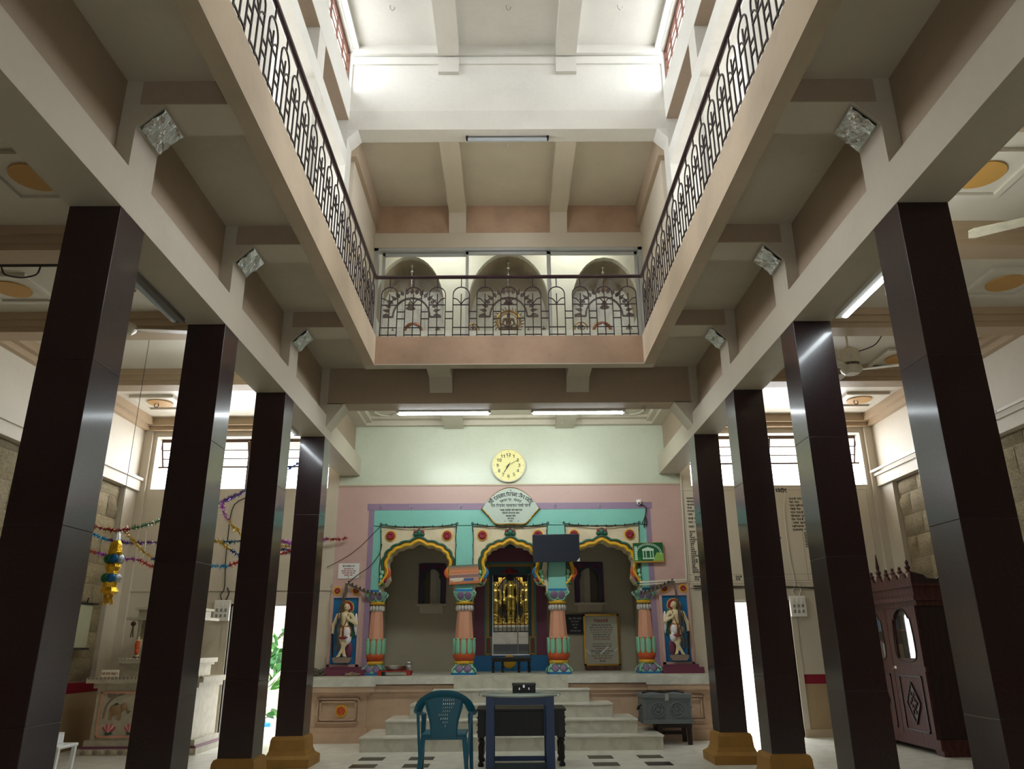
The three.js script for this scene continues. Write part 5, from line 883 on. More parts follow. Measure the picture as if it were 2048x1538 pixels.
// ================================================================ FOIL, FANS, CEILING MEDALLIONS
for (const s of [-1, 1]) ZC.slice(0, 3).forEach((z, i) => {
  let g = new THREE.PlaneGeometry(0.185, 0.25, 6, 8), p = g.attributes.position; const rr = rng(200 + i * 2 + s);
  for (let k = 0; k < p.count; k++) p.setZ(k, 0.005 + 0.018 * rr());
  const b = new THREE.BoxGeometry(0.19, 0.255, 0.008), m = new THREE.Matrix4();
  const n = dn(-s * 1, -1, 0), zax = V(...n), yax = V(0, 0, -1), xax = yax.clone().cross(zax); m.makeBasis(xax, yax, zax); m.setPosition(s * 2.157 + n[0] * 0.004, 4.224 + n[1] * 0.004, -z - CW / 2);
  g = toCreasedNormals(g, 0.02); g.applyMatrix4(m); b.applyMatrix4(m);
  const t = thing('foil_wrap', 'crinkled silver foil on the beam bracket above the ' + ord[i] + ' ' + (s < 0 ? 'left' : 'right') + ' column', 'foil', [s * 2.157, 4.224, -z - CW / 2], 'silver foil wraps on the brackets');
  part(t, 'foil_sheet', uvm(g), M.foil); part(t, 'backing', uvm(b), M.foil);
});
function fan(label, x, y, z, turn, canopy = true, loose = false) {
  const t = thing('ceiling_fan', label, 'fan', [x, y, z], 'dusty ceiling fans');
  const wm = mat('#cfc7b4', { r: 0.4, map: T_grime, s: 0.4 });
  part(t, 'motor', lathe([[0, -0.045], [0.07, -0.045], [0.105, -0.015], [0.115, 0.01], [0.10, 0.04], [0.04, 0.055], [0, 0.055]], 22, x, y, z), wm);
  part(t, 'rod', cyl(x, y + 0.05, slabY, z, 0.012, 0.012, 8), wm);
  part(t, 'canopy', canopy ? [lathe([[0.095, 0.07], [0.105, 0.075], [0.1, 0.22], [0.03, 0.27], [0.02, 0.27]], 18, x, y, z)] : [lathe([[0.05, -0.1], [0.06, -0.01], [0.02, 0]], 14, x, slabY, z)], wm);
  for (let k = 0; k < 3; k++) { const a = turn + k * 2.0944, g = prism([[0.10, -0.03], [0.22, -0.055], [0.56, -0.065], [0.60, -0.045], [0.60, 0.045], [0.56, 0.06], [0.22, 0.045], [0.10, 0.025]], -0.004, 0.004, 'xz'); g.rotateX(0.12); g.rotateY(a); g.translate(x, y, z); part(t, 'blade', g, wm); }
}
single('blue_board', 'blue painted board on the right side wall at the picture edge', 'board', bx(5.42, 5.45, 2.15, 2.5, -7.3, -7.75), M.blue);
fan('dusty ceiling fan between the two nearest right columns, bell canopy hanging low', 3.70, 3.985, -7.70, -0.35);
fan('ceiling fan over the near right aisle, one blade in view', 3.93, 4.06, -4.66, 2.62, false);
fan('ceiling fan over the left aisle, mostly hidden behind the nearest left column', -3.55, 3.98, -6.45, 0.15, false);
[[-4.757, -6.587, 'left aisle near side'], [4.77, -6.57, 'right aisle near side'], [4.97, -10.25, 'right aisle far end'], [-4.91, -10.2, 'left aisle far end'], [-3.465, -4.76, 'left aisle above the nearest beam'], [3.476, -4.78, 'right aisle above the nearest beam'], [-4.9, -9.3, 'left aisle by the last beam'], [4.75, -8.6, 'right aisle before the last beam']].forEach(([x, z, where]) => {
  const t = thing('ceiling_medallion', 'square plaster ceiling medallion with ochre centre, ' + where, 'medallion', [x, slabY - 0.03, z], 'plaster ceiling medallions');
  const y = slabY;
  part(t, 'plate', bx(x - 0.24, x + 0.24, y - 0.012, y - 0.001, z - 0.24, z + 0.24), M.aisleCeil); const sq = (r) => [[x - r, z - r], [x + r, z - r], [x + r, z + r], [x - r, z + r]]; part(t, 'frame', prism(sq(0.30), y - 0.035, y - 0.002, 'xz', [sq(0.245)]), M.aisleCeil);
  part(t, 'ochre_disc', new THREE.CylinderGeometry(0.17, 0.17, 0.012, 28).translate(x, y - 0.02, z), mat('#b98b46', { r: 0.5 })); if (z < -9) part(t, 'hook', new THREE.TorusGeometry(0.03, 0.006, 6, 14).translate(x - 0.05, y - 0.05, z), M.iron);
});
single('ceiling_wire', 'dark conduit with hanging wire on the left aisle ceiling', 'wire', [bar([[-4.6, 4.45, -6.1], [-3.2, 4.45, -6.1]], 0.02), tube([[-4.55, 4.44, -6.1], [-4.5, 4.36, -6.1], [-4.35, 4.33, -6.1], [-4.22, 4.36, -6.1], [-4.2, 4.44, -6.1]], 0.008, 5)], M.wire);
single('ceiling_wire', 'thin looped wire leading to the right aisle fan', 'wire', [tube([[3.3, 4.46, -7.1 - .4], [4.4, 4.46, -7.5], [5.4, 4.46, -7.5]], 0.006, 5), tube([[3.74, 4.18, -7.7], [3.95, 4.24, -7.6], [4.05, 4.40, -7.52], [4.02, 4.44, -7.5], [4.08, 4.38, -7.5], [4.1, 4.44, -7.5]], 0.006, 5)], M.wire);

// ================================================================ RAILINGS
const railY = 5.45, bb = 0.011;
const modGeo = (() => {   // one arch of the railing, local: along x, base at y = 4.66
  const A = [], r = 0.098, y0 = gal, loop = [[-r, y0, 0]]; for (let k = 0; k <= 8; k++) { const a = Math.PI * (1 - k / 8); loop.push([r * Math.cos(a), 5.217 + r * Math.sin(a), 0]); } loop.push([r, y0, 0]);
  A.push(bar(loop, bb), bar([[0, 5.315, 0], [0, railY, 0]], bb), bar([[0, y0, 0], [0, 5.225, 0]], bb), bar([[-r, 5.08, 0], [r, 5.08, 0]], bb), bar([[-r, 4.785, 0], [r, 4.785, 0]], bb), bar([[-r, 4.69, 0], [r, 4.69, 0]], bb));
  for (const s of [-1, 1]) A.push(bar([[0, 5.085, 0], [s * 0.02, 5.12, 0], [s * 0.05, 5.155, 0], [s * r, 5.17, 0]], bb * .9));
  return J(A);
})();
const linkGeo = bar([[0.098, 4.99, 0], [0.19, 4.99, 0]], bb), linkGeo2 = bar([[0.098, 4.90, 0], [0.19, 4.90, 0]], bb);
function railing(label, n, place, turn, pos, hr) {
  const t = thing('balcony_railing', label, 'railing', pos, 'wrought iron balcony railings');
  for (let k = 0; k < n; k++) for (const [nm, gg] of [['baluster_arch', modGeo], ['link_bar', linkGeo], ['link_bar', linkGeo2]]) { if (nm === 'link_bar' && k === n - 1) continue; const m = shade(new THREE.Mesh(gg, M.iron)), q = place(k); m.name = nm; m.position.set(q[0] - pos[0], -pos[1], q[2] - pos[2]); m.rotation.y = turn; t.add(m); }
  part(t, 'handrail', hr, M.rail);
}
railing('dark iron balcony railing facing the nave before the upper chapel', 11, (k) => [-1.44 + 0.288 * k, 0, -8.33], 0, [0, gal, -8.33], [tube([[-1.62, railY, -8.33], [0, railY, -8.33], [1.62, railY, -8.33]], 0.024, 8)]);
for (const s of [-1, 1]) railing('dark iron balcony railing along the ' + (s < 0 ? 'left' : 'right') + ' gallery', 25, (k) => [s * 1.62, 0, -8.2 + 0.288 * k], -Math.PI / 2, [s * 1.62, gal, -4.5], [tube([[s * 1.62, railY, -8.33], [s * 1.62, railY, -5], [s * 1.62, railY, -1.0]], 0.024, 8)]);

// ================================================================ UPPER CHAPEL BEHIND THE GLASS
{
  const z = -ZW - 0.02, t = thing('sliding_glass_screen', 'aluminium framed sliding glass screen of the upper chapel', 'glass screen', [0, gal, z]);
  const fr = (a, b, zz, w) => [bx(a, a + w, gal, 7.36, zz, zz - 0.035), bx(b - w, b, gal, 7.36, zz, zz - 0.035), bx(a, b, 7.31, 7.36, zz, zz - 0.035), bx(a, b, gal, gal + 0.06, zz, zz - 0.035)];
  part(t, 'outer_frame', [bx(-2.21, 2.21, 7.37, 7.42, z + 0.03, z - 0.1), bx(-2.21, -2.14, gal, 7.42, z + 0.03, z - 0.1), bx(2.14, 2.21, gal, 7.42, z + 0.03, z - 0.1)], M.alum);
  for (const [a, b, dz] of [[-2.08, -0.655, 0.05], [-0.70, 0.68, 0.0], [0.655, 2.13, -0.02 + 0.04]]) { const sf = part(t, 'sash_frame', fr(a, b, z - dz, 0.045), M.alum); part(sf, 'pane', bx(a + 0.03, b - 0.03, gal + 0.05, 7.33, z - dz - 0.015, z - dz - 0.019), M.pane); }
  const w = sgroup('wall_chapel', 'cream upper chapel wall with three pointed niches lined in marble', 'wall');
  const arch = (c, hw, ya) => { const p = [[c - hw, 5.6], [c - hw, 6.75]]; const K = 10; for (let k = 1; k < K; k++) { const u = k / K; p.push([c - hw * Math.cos(u * Math.PI / 2 * 0.93), 6.75 + (ya - 6.75) * (Math.sin(u * Math.PI / 2) * 0.90 + 0.10 * u * u)]); } p.push([c, ya]); const l = p.slice(0, -1).reverse().map(([x, y]) => [2 * c - x, y]); return [...p, ...l]; };
  const A = [[-1.74, 0.62, 7.74], [0, 0.71, 7.80], [1.70, 0.60, 7.70]];
  part(w, 'plaster', prism([[-2.6, gal], [2.6, gal], [2.6, 8.25], [-2.6, 8.25]], -12.0, -12.14, 'xy', A.map((a) => arch(...a))), plaster('#d3d2c0'));
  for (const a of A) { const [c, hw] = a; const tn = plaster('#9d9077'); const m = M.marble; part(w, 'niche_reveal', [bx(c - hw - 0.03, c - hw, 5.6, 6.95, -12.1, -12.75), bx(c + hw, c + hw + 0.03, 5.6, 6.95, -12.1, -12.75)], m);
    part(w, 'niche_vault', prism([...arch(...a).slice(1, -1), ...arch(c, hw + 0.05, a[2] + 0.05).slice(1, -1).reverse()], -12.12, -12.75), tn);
    for (let r = 0; r < 5; r++) for (let q = 0; q < 3; q++) part(w, 'marble_tile', bx(c - hw + q * hw * 2 / 3 + 0.003, c - hw + (q + 1) * hw * 2 / 3 - 0.003, 5.6 + r * 0.36 + 0.003, 5.6 + (r + 1) * 0.36 - 0.003, -12.74, -12.76), m);
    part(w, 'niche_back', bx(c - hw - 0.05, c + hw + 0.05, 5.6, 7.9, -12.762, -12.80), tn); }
  struct('chapel_altar', 'white marble altar ledge running below the chapel niches', 'altar', bx(-2.5, 2.5, gal, 6.2, -11.75, -12.7), M.marble);
  struct('wall_chapel_side', 'closed side and rear walls of the upper chapel', 'wall', [bx(-2.7, -2.5, gal, 8.3, -ZW, -13), bx(2.5, 2.7, gal, 8.3, -ZW, -13), bx(-2.7, 2.7, 8.22, 8.35, -ZW - 0.1, -13), bx(-2.7, 2.7, gal, 8.3, -12.95, -13.1)], M.cream);
  const leafM = mat('#46352e', { r: 0.6 });
  // toranas: leafy arches
  [[-1.585, 'left'], [0, 'centre'], [1.56, 'right']].forEach(([c, wh]) => {
    const to = thing('leaf_arch', 'dark metal arch fringed with leaves before the ' + wh + ' chapel niche', 'arch', [c, 6.2, -11.32], 'leafy metal arches of the chapel'), zz = -11.32, pts = [[c - 0.48, 6.26, zz], [c - 0.31, 6.26, zz]];
    const ap = [];
    for (let k = 0; k <= 16; k++) { const a = Math.PI * (1 - k / 16); ap.push([c + 0.30 * Math.cos(a), 6.27 + 0.325 * Math.sin(a), zz]); }
    part(to, 'arch_band', bar([...pts, ...ap, [c + 0.31, 6.26, zz], [c + 0.48, 6.26, zz]], 0.026), leafM);
    for (let k = 0; k < 17; k++) { const a = Math.PI * (1 - (k + .0) / 16), lf = prism([[0, -0.055], [0.036, -0.015], [0.018, 0.03], [0, 0.075], [-0.018, 0.03], [-0.036, -0.015]], -0.004, 0.004); lf.rotateZ(a - Math.PI / 2); lf.translate(c + 0.415 * Math.cos(a), 6.29 + 0.43 * Math.sin(a), zz); part(to, 'leaf', lf, leafM); }
  });
  // figures on the altar
  const im = thing('bronze_statue', 'large seated bronze figure with a rayed halo in the centre of the chapel', 'statue', [0, 6.2, -12.05]);
  part(im, 'figure', put(seatGeo, 0.42, 0, 6.26, -12.05), M.bronze); part(im, 'pedestal', rb(-0.26, 0.26, 6.2, 6.27, -11.9, -12.2, 0.01), M.bronze); part(im, 'halo', [new THREE.TorusGeometry(0.20, 0.022, 8, 30).translate(0, 6.52, -12.12), new THREE.TorusGeometry(0.155, 0.01, 8, 30).translate(0, 6.52, -12.12)], M.brass);
  part(im, 'halo_rays', [...Array(26).keys()].map((k) => { const a = k / 26 * Math.PI * 2; return bar([[0.225 * Math.cos(a), 6.52 + 0.225 * Math.sin(a), -12.12], [0.275 * Math.cos(a + .12), 6.52 + 0.275 * Math.sin(a + .12), -12.12]], 0.012); }), M.bronze);
  [[-1.69, 'left'], [1.66, 'right']].forEach(([x, wh]) => { const t2 = thing('marble_statue', 'white marble seated figure with copper halo in the ' + wh + ' chapel niche', 'statue', [x, 6.0, -12.3]); part(t2, 'figure', put(seatGeo, 0.5, x, 6.06, -12.3), M.whitePaint); part(t2, 'pedestal', rb(x - 0.3, x + 0.3, 6.2, 6.22, -12.15, -12.45, 0.005), M.marble); part(t2, 'halo', new THREE.TorusGeometry(0.15, 0.03, 8, 26, Math.PI * 1.35).rotateZ(-0.55).translate(x, 6.45, -12.38), M.copper); });
  [[-0.61, .2, 'a crown shaped small bronze image left of the central figure', 1], [-1.21, .16, 'a small seated bronze image at the edge of the left niche', 0], [-1.98, .12, 'a small dark image at the far left of the altar', 0], [1.24, .22, 'a small bronze image with a looped halo left of the right niche', 1], [0.34, .12, 'a small dark image close right of the central figure', 0], [0.60, .15, 'a small pointed bronze image right of the central figure', 0], [2.06, .18, 'a small pale image at the far right of the altar', 0]].forEach(([x, h, lab, ha]) => {
    const s2 = thing('bronze_statuette', lab, 'statue', [x, 6.2, -11.95], 'small altar images of the upper chapel'); part(s2, 'figure', put(seatGeo, h, x, 6.215, -11.95), M.bronze); part(s2, 'pedestal', rb(x - h * .45, x + h * .45, 6.2, 6.22, -11.88, -12.02, 0.004), M.bronze); if (ha) part(s2, 'halo', new THREE.TorusGeometry(h * .5, 0.012, 6, 20).translate(x, 6.22 + h * .5, -11.98), M.brass);
  });
  [[-1.73, 7.72, 6.84], [0, 7.78, 6.93], [1.70, 7.68, 6.84]].forEach(([x, y1, y0], i) => { const b = thing('hanging_bell', 'hanging bell and parasol chain in the ' + ['left', 'centre', 'right'][i] + ' chapel niche', 'bell', [x, y0, -12.25], 'hanging bells of the chapel'); part(b, 'chain', [cyl(x, y0 + 0.1, y1, -12.25, 0.006, 0.006, 6), ...[0.05, 0.16, 0.3].map((d) => sph(x, y1 - d, -12.25, 0.028)), sph(x, y1 - 0.4, -12.25, 0.018)], M.steel); part(b, 'bell', lathe([[0.0, 0.12], [0.03, 0.12], [0.05, 0.07], [0.06, 0.02], [0.085, 0], [0.08, -0.004]], 16, x, y0, -12.25), M.bronze); });
}

// ================================================================ RIGHT AISLE: wall lettering, switchboard, cabinet
{
  const rr = rng(321), tw = canvasTex(1400, 940, (c, w, h) => {
    c.fillStyle = '#d0c6b2'; c.fillRect(0, 0, w, h); const S = (x, y, n, sz, o = {}) => { let s = ''; for (let k = 0; k < n; k++) s += WORDS[Math.floor(rr() * WORDS.length)] + (k + 1 < n ? ' ' : ''); deva(c, s, x, y, sz, { left: true, lw: .2, color: '#1c1814', ...o }); };
    c.strokeStyle = '#4a4336'; c.lineWidth = 2; c.strokeRect(8, 30, w - 16, h - 40); c.beginPath(); c.moveTo(0, 848); c.lineTo(w, 848); c.moveTo(0, 908); c.lineTo(w, 908); for (const x of [430, 870, 1180]) { c.moveTo(x, 430); c.lineTo(x, 908); } c.stroke();
    deva(c, 'श्री दिगंबर जैन मंदीर', 620, 20, 34, { color: '#241f1a', lw: .2 });
    for (let r = 0; r < 6; r++) { S(30, 100 + r * 32, 1, 15); S(140, 92 + r * 32, 1, 17); }
    S(30, 300, 2, 17); S(30, 336, 2, 17); S(30, 380, 1, 17); for (let r = 0; r < 21; r++) S(30, 430 + r * 19.4, 1, 13 + (r > 12 ? 2 : 0));
    for (let r = 0; r < 9; r++) S(610, 96 + r * 38, 1, 17); for (let r = 0; r < 8; r++) S(640, 452 + r * 22, 1, 14); for (let r = 0; r < 10; r++) { S(440, 110 + r * 34, 2, 17); S(800, 110 + r * 34, 2, 18); S(1090, 100 + r * 36, 1, 18); } 
    for (let r = 0; r < 7; r++) { S(480, 450 + r * 22, 1, 15); S(880, 450 + r * 22, 1, 15); S(1010, 450 + r * 22, 1, 15); S(1220, 450 + r * 22, 1, 14); }
    for (let k = 0; k < 4; k++) { S(40 + k * 300, 862, 1, 16); S(40 + k * 300, 886, 1, 15); }
  });
  const t = thing('lettered_wall_panel', 'painted donor list in black lettering on the right aisle rear wall', 'wall lettering', [3.95, 1.99, -ZW]);
  part(t, 'lettering', printPlane(2.55, 5.3, 1.995, 3.39, -ZW + 0.004), printMat(tw, 0.6)); part(t, 'ground', bx(2.55, 5.3, 1.995, 3.39, -ZW + 0.003, -ZW), M.cream);
  for (const s of [-1, 1]) {
    const x = s * 4.05, b = thing('switch_board', 'white electric switch board on the ' + (s < 0 ? 'left' : 'right') + ' aisle rear wall', 'switch board', [x, 1.55, -ZW], 'electric switch boards');
    part(b, 'box', rb(x - 0.11, x + 0.11, 1.55, 1.83, -ZW + 0.05, -ZW, 0.006), M.plasticWhite); for (let r = 0; r < 3; r++) for (let q = 0; q < 3; q++) part(b, 'switch', bx(x - 0.075 + q * 0.06, x - 0.045 + q * 0.06, 1.60 + r * 0.075, 1.64 + r * 0.075, -ZW + 0.058, -ZW + 0.05), r === 2 ? M.plasticWhite : mat('#8d8a80', { r: 0.5 }));
    part(b, 'cable', [tube([[x - 0.02, 1.83, -ZW + 0.02], [x - 0.05, 1.9, -ZW + 0.02], [x + 0.0, 2.0, -ZW + 0.02], [x - 0.03, 2.4, -ZW + 0.02], [x - 0.03, 3.0, -ZW + 0.02], [x + (s < 0 ? 0.02 : 0), 3.2, -ZW + 0.02], [x + (s < 0 ? 0.2 : 0.02), 3.3, -ZW + 0.02]], 0.008, 5), tube([[x + 0.04, 1.83, -ZW + 0.02], [x + 0.07, 1.92, -ZW + 0.02], [x + 0.04, 2.0, -ZW + 0.02]], 0.01, 5)], s < 0 ? M.wire : M.pipe);
  }
  single('wall_cable', 'bundle of dark cables sagging along the right aisle rear wall', 'cable', [tube([[2.6, 1.975, -ZW + 0.02], [3.4, 1.96, -ZW + 0.03], [4.0, 1.955, -ZW + 0.03], [4.7, 1.90, -ZW + 0.03], [5.4, 1.93, -ZW + 0.03]], 0.009, 5), tube([[2.6, 1.94, -ZW + 0.02], [3.6, 1.965, -ZW + 0.03], [4.4, 1.94, -ZW + 0.03], [5.4, 1.96, -ZW + 0.03]], 0.007, 5)], M.wire);
  single('wall_pipe', 'white pipe along the ledge of the right side wall', 'pipe', bar([[5.385, 3.60, -11.1], [5.385, 3.60, -8], [5.385, 3.60, -5.0]], 0.03), M.pipe);
  // carved bookcase, its front towards the nave (-x)
  const X = 4.75, z0 = -9.2, z1 = -10.74, zc = (z0 + z1) / 2, cab = thing('carved_cabinet', 'tall carved wooden bookcase with arched glass doors against the right wall', 'cabinet', [X + 0.22, 0, zc]), XB = 5.28;
  const C = (a, b, y0, y1, zA, zB) => bx(a, b, y0, y1, zA, zB);
  part(cab, 'side', C(X, XB, 0.08, 1.6, z0, z0 - 0.03), M.cabinetDark); part(cab, 'side', C(X, XB, 0.08, 1.6, z1 + 0.03, z1), M.cabinetDark); part(cab, 'back', C(XB - 0.02, XB, 0.08, 1.62, z0, z1), M.cabinetDark);
  part(cab, 'plinth', [C(X - 0.02, XB, 0.06, 0.17, z0 + 0.02, z1 - 0.02), prism([[z0 + 0.02, 0], [z0 - 0.12, 0.0], [z0 - 0.16, 0.06], [z0 + 0.02, 0.06]], X, XB, 'zy'), prism([[z1 - 0.02, 0], [z1 + 0.12, 0.0], [z1 + 0.16, 0.06], [z1 - 0.02, 0.06]], X, XB, 'zy')], M.cabinet);
  part(cab, 'cornice', [C(X - 0.03, XB, 1.60, 1.66, z0 + 0.03, z1 - 0.03), C(X - 0.07, XB, 1.66, 1.71, z0 + 0.07, z1 - 0.07), C(X - 0.04, XB, 1.71, 1.82, z0 + 0.03, z1 - 0.03), C(X - 0.06, XB, 1.82, 1.85, z0 + 0.06, z1 - 0.06)], M.cabinet);
  const crest = [[z0 + 0.04, 1.85]]; for (let k = 0; k < 8; k++) { const a = z0 + 0.04 + (z1 - z0 - 0.08) * k / 8, b = z0 + 0.04 + (z1 - z0 - 0.08) * (k + 1) / 8; crest.push([a, 1.99], [a + (b - a) * .2, 1.97], [a + (b - a) * .35, 1.92], [a + (b - a) * .65, 1.92], [a + (b - a) * .8, 1.97]); } crest.push([z1 - 0.04, 1.99], [z1 - 0.04, 1.85]);
  part(cab, 'crest', prism(crest, X - 0.05, X - 0.02, 'zy'), M.cabinet); part(cab, 'side_crest', prism([[X - 0.02, 1.85], [X - 0.02, 1.98], [X + 0.1, 1.95], [X + 0.14, 1.91], [X + 0.25, 1.90], [X + 0.29, 1.93], [X + 0.33, 1.88], [XB, 1.86], [XB, 1.85]], z0 + 0.02, z0 + 0.05, 'xy'), M.cabinetDark);
  for (const [z, y] of [[z0 - 0.02, 2.13], [zc, 2.27], [z1 + 0.02, 2.13]]) part(cab, 'finial', lathe([[0, 0], [0.035, 0], [0.02, 0.03], [0.035, 0.06], [0.015, 0.09], [0.022, 0.12], [0.004, y - 1.98]], 10, X - 0.035, 1.98, z), M.cabinet);
  for (const z of [z0 - 0.22, z0 - 0.4, zc + 0.2, zc - 0.2, z1 + 0.4, z1 + 0.22]) part(cab, 'crest_flower', [sph(X - 0.035, 2.0, z, 0.03, 0.025, 0.04, 8, 6), sph(X - 0.035, 2.04, z, 0.018, 0.025, 0.025, 8, 6)], M.cabinet);
  for (let k = 0; k < 2; k++) {
    const a = z0 - 0.03 - k * 0.745, b = a - 0.735, op = [[a - 0.15, 1.02], [a - 0.15, 1.45], [a - 0.19, 1.46], [a - 0.21, 1.51], [a - 0.29, 1.57], [(a + b) / 2, 1.585], [b + 0.29, 1.57], [b + 0.21, 1.51], [b + 0.19, 1.46], [b + 0.15, 1.45], [b + 0.15, 1.02]];
    const up = part(cab, 'upper_door', prism([[a, 0.93], [a, 1.60], [b, 1.60], [b, 0.93]], X - 0.03, X, 'zy', [op]), M.cabinet); part(up, 'pane', C(X - 0.016, X - 0.012, 1.0, 1.59, a - 0.13, b + 0.13), M.pane); part(up, 'arch_moulding', tube(op.map(([z, y]) => [X - 0.032, y, z]), 0.009, 5, true, 60), M.cabinetDark);
    const lo = part(cab, 'lower_door', C(X - 0.03, X, 0.17, 0.88, a, b), M.cabinet); part(lo, 'panel_frame', [C(X - 0.042, X - 0.03, 0.22, 0.24, a - 0.1, b + 0.1), C(X - 0.042, X - 0.03, 0.81, 0.83, a - 0.1, b + 0.1), C(X - 0.042, X - 0.03, 0.22, 0.83, a - 0.1, a - 0.12), C(X - 0.042, X - 0.03, 0.22, 0.83, b + 0.12, b + 0.1)], M.cabinetDark);
    const m = (a + b) / 2; part(lo, 'diamond', prism([[m - 0.15, 0.525], [m, 0.30], [m + 0.15, 0.525], [m, 0.75]], X - 0.036, X - 0.03, 'zy'), M.cabinetDark); part(lo, 'diamond_edge', bar([[X - 0.04, 0.525, m - 0.15], [X - 0.04, 0.30, m], [X - 0.04, 0.525, m + 0.15], [X - 0.04, 0.75, m], [X - 0.04, 0.525, m - 0.15]], 0.014), M.cabinetDark); part(lo, 'carving', [...Array(12).keys()].map((q) => { const an = q * 0.5236, r = q % 2 ? 0.05 : 0.09; return sph(X - 0.042, 0.525 + r * 1.3 * Math.sin(an), m + r * .8 * Math.cos(an), 0.008, 0.025, 0.02, 8, 6); }), M.cabinet);
    part(cab, 'knob', sph(X - 0.04, 0.91, a - 0.70 + 0.0, 0.014), M.brass);
  }
  part(cab, 'mid_rail', [C(X - 0.036, X, 0.88, 0.93, z0, z1), C(X - 0.04, X, 1.595, 1.61, z0, z1)], M.cabinet); part(cab, 'shelf', [C(X + 0.02, XB - 0.02, 0.985, 1.0, z0 - 0.03, z1 + 0.03), C(X + 0.02, XB - 0.02, 1.33, 1.345, z0 - 0.03, z1 + 0.03), C(X, XB, 0.15, 0.17, z0, z1)], M.cabinet); part(cab, 'label_sticker', C(X - 0.045, X - 0.03, 0.895, 0.925, zc + 0.05, zc + 0.1), M.plasticWhite);
  const cols = ['#2f5f9e', '#d8d2c2', '#39718c', '#c9b06a', '#3f4f6a', '#b8c4c0', '#7c8a50', '#8a3b30'], names = ['blue', 'cream', 'teal', 'tan', 'slate', 'pale grey', 'olive', 'red'], rb2 = rng(8), cmat = cols.map((c) => mat(c, { r: 0.6 }));
  for (const [k, yy] of [[0, 1.0], [0, 1.345], [1, 1.0], [1, 1.345]]) { let z = z0 - 0.17 - k * 0.745, n = 0; while (n < 9) { const w = 0.022 + 0.026 * rb2(), h = 0.17 + 0.05 * rb2(), ci = Math.floor(rb2() * 8); single('book', names[ci] + ' book, ' + ['first', 'second', 'third', 'fourth', 'fifth', 'sixth', 'seventh', 'eighth', 'ninth'][n] + ' from the near end, ' + (yy < 1.2 ? 'lower' : 'upper') + ' shelf behind the ' + ['near', 'far'][k] + ' cabinet door', 'book', bx(X + 0.06, X + 0.2, yy, yy + h, z, z - w), cmat[ci], 'books in the carved cabinet'); z -= w + 0.004; n++; } }
}
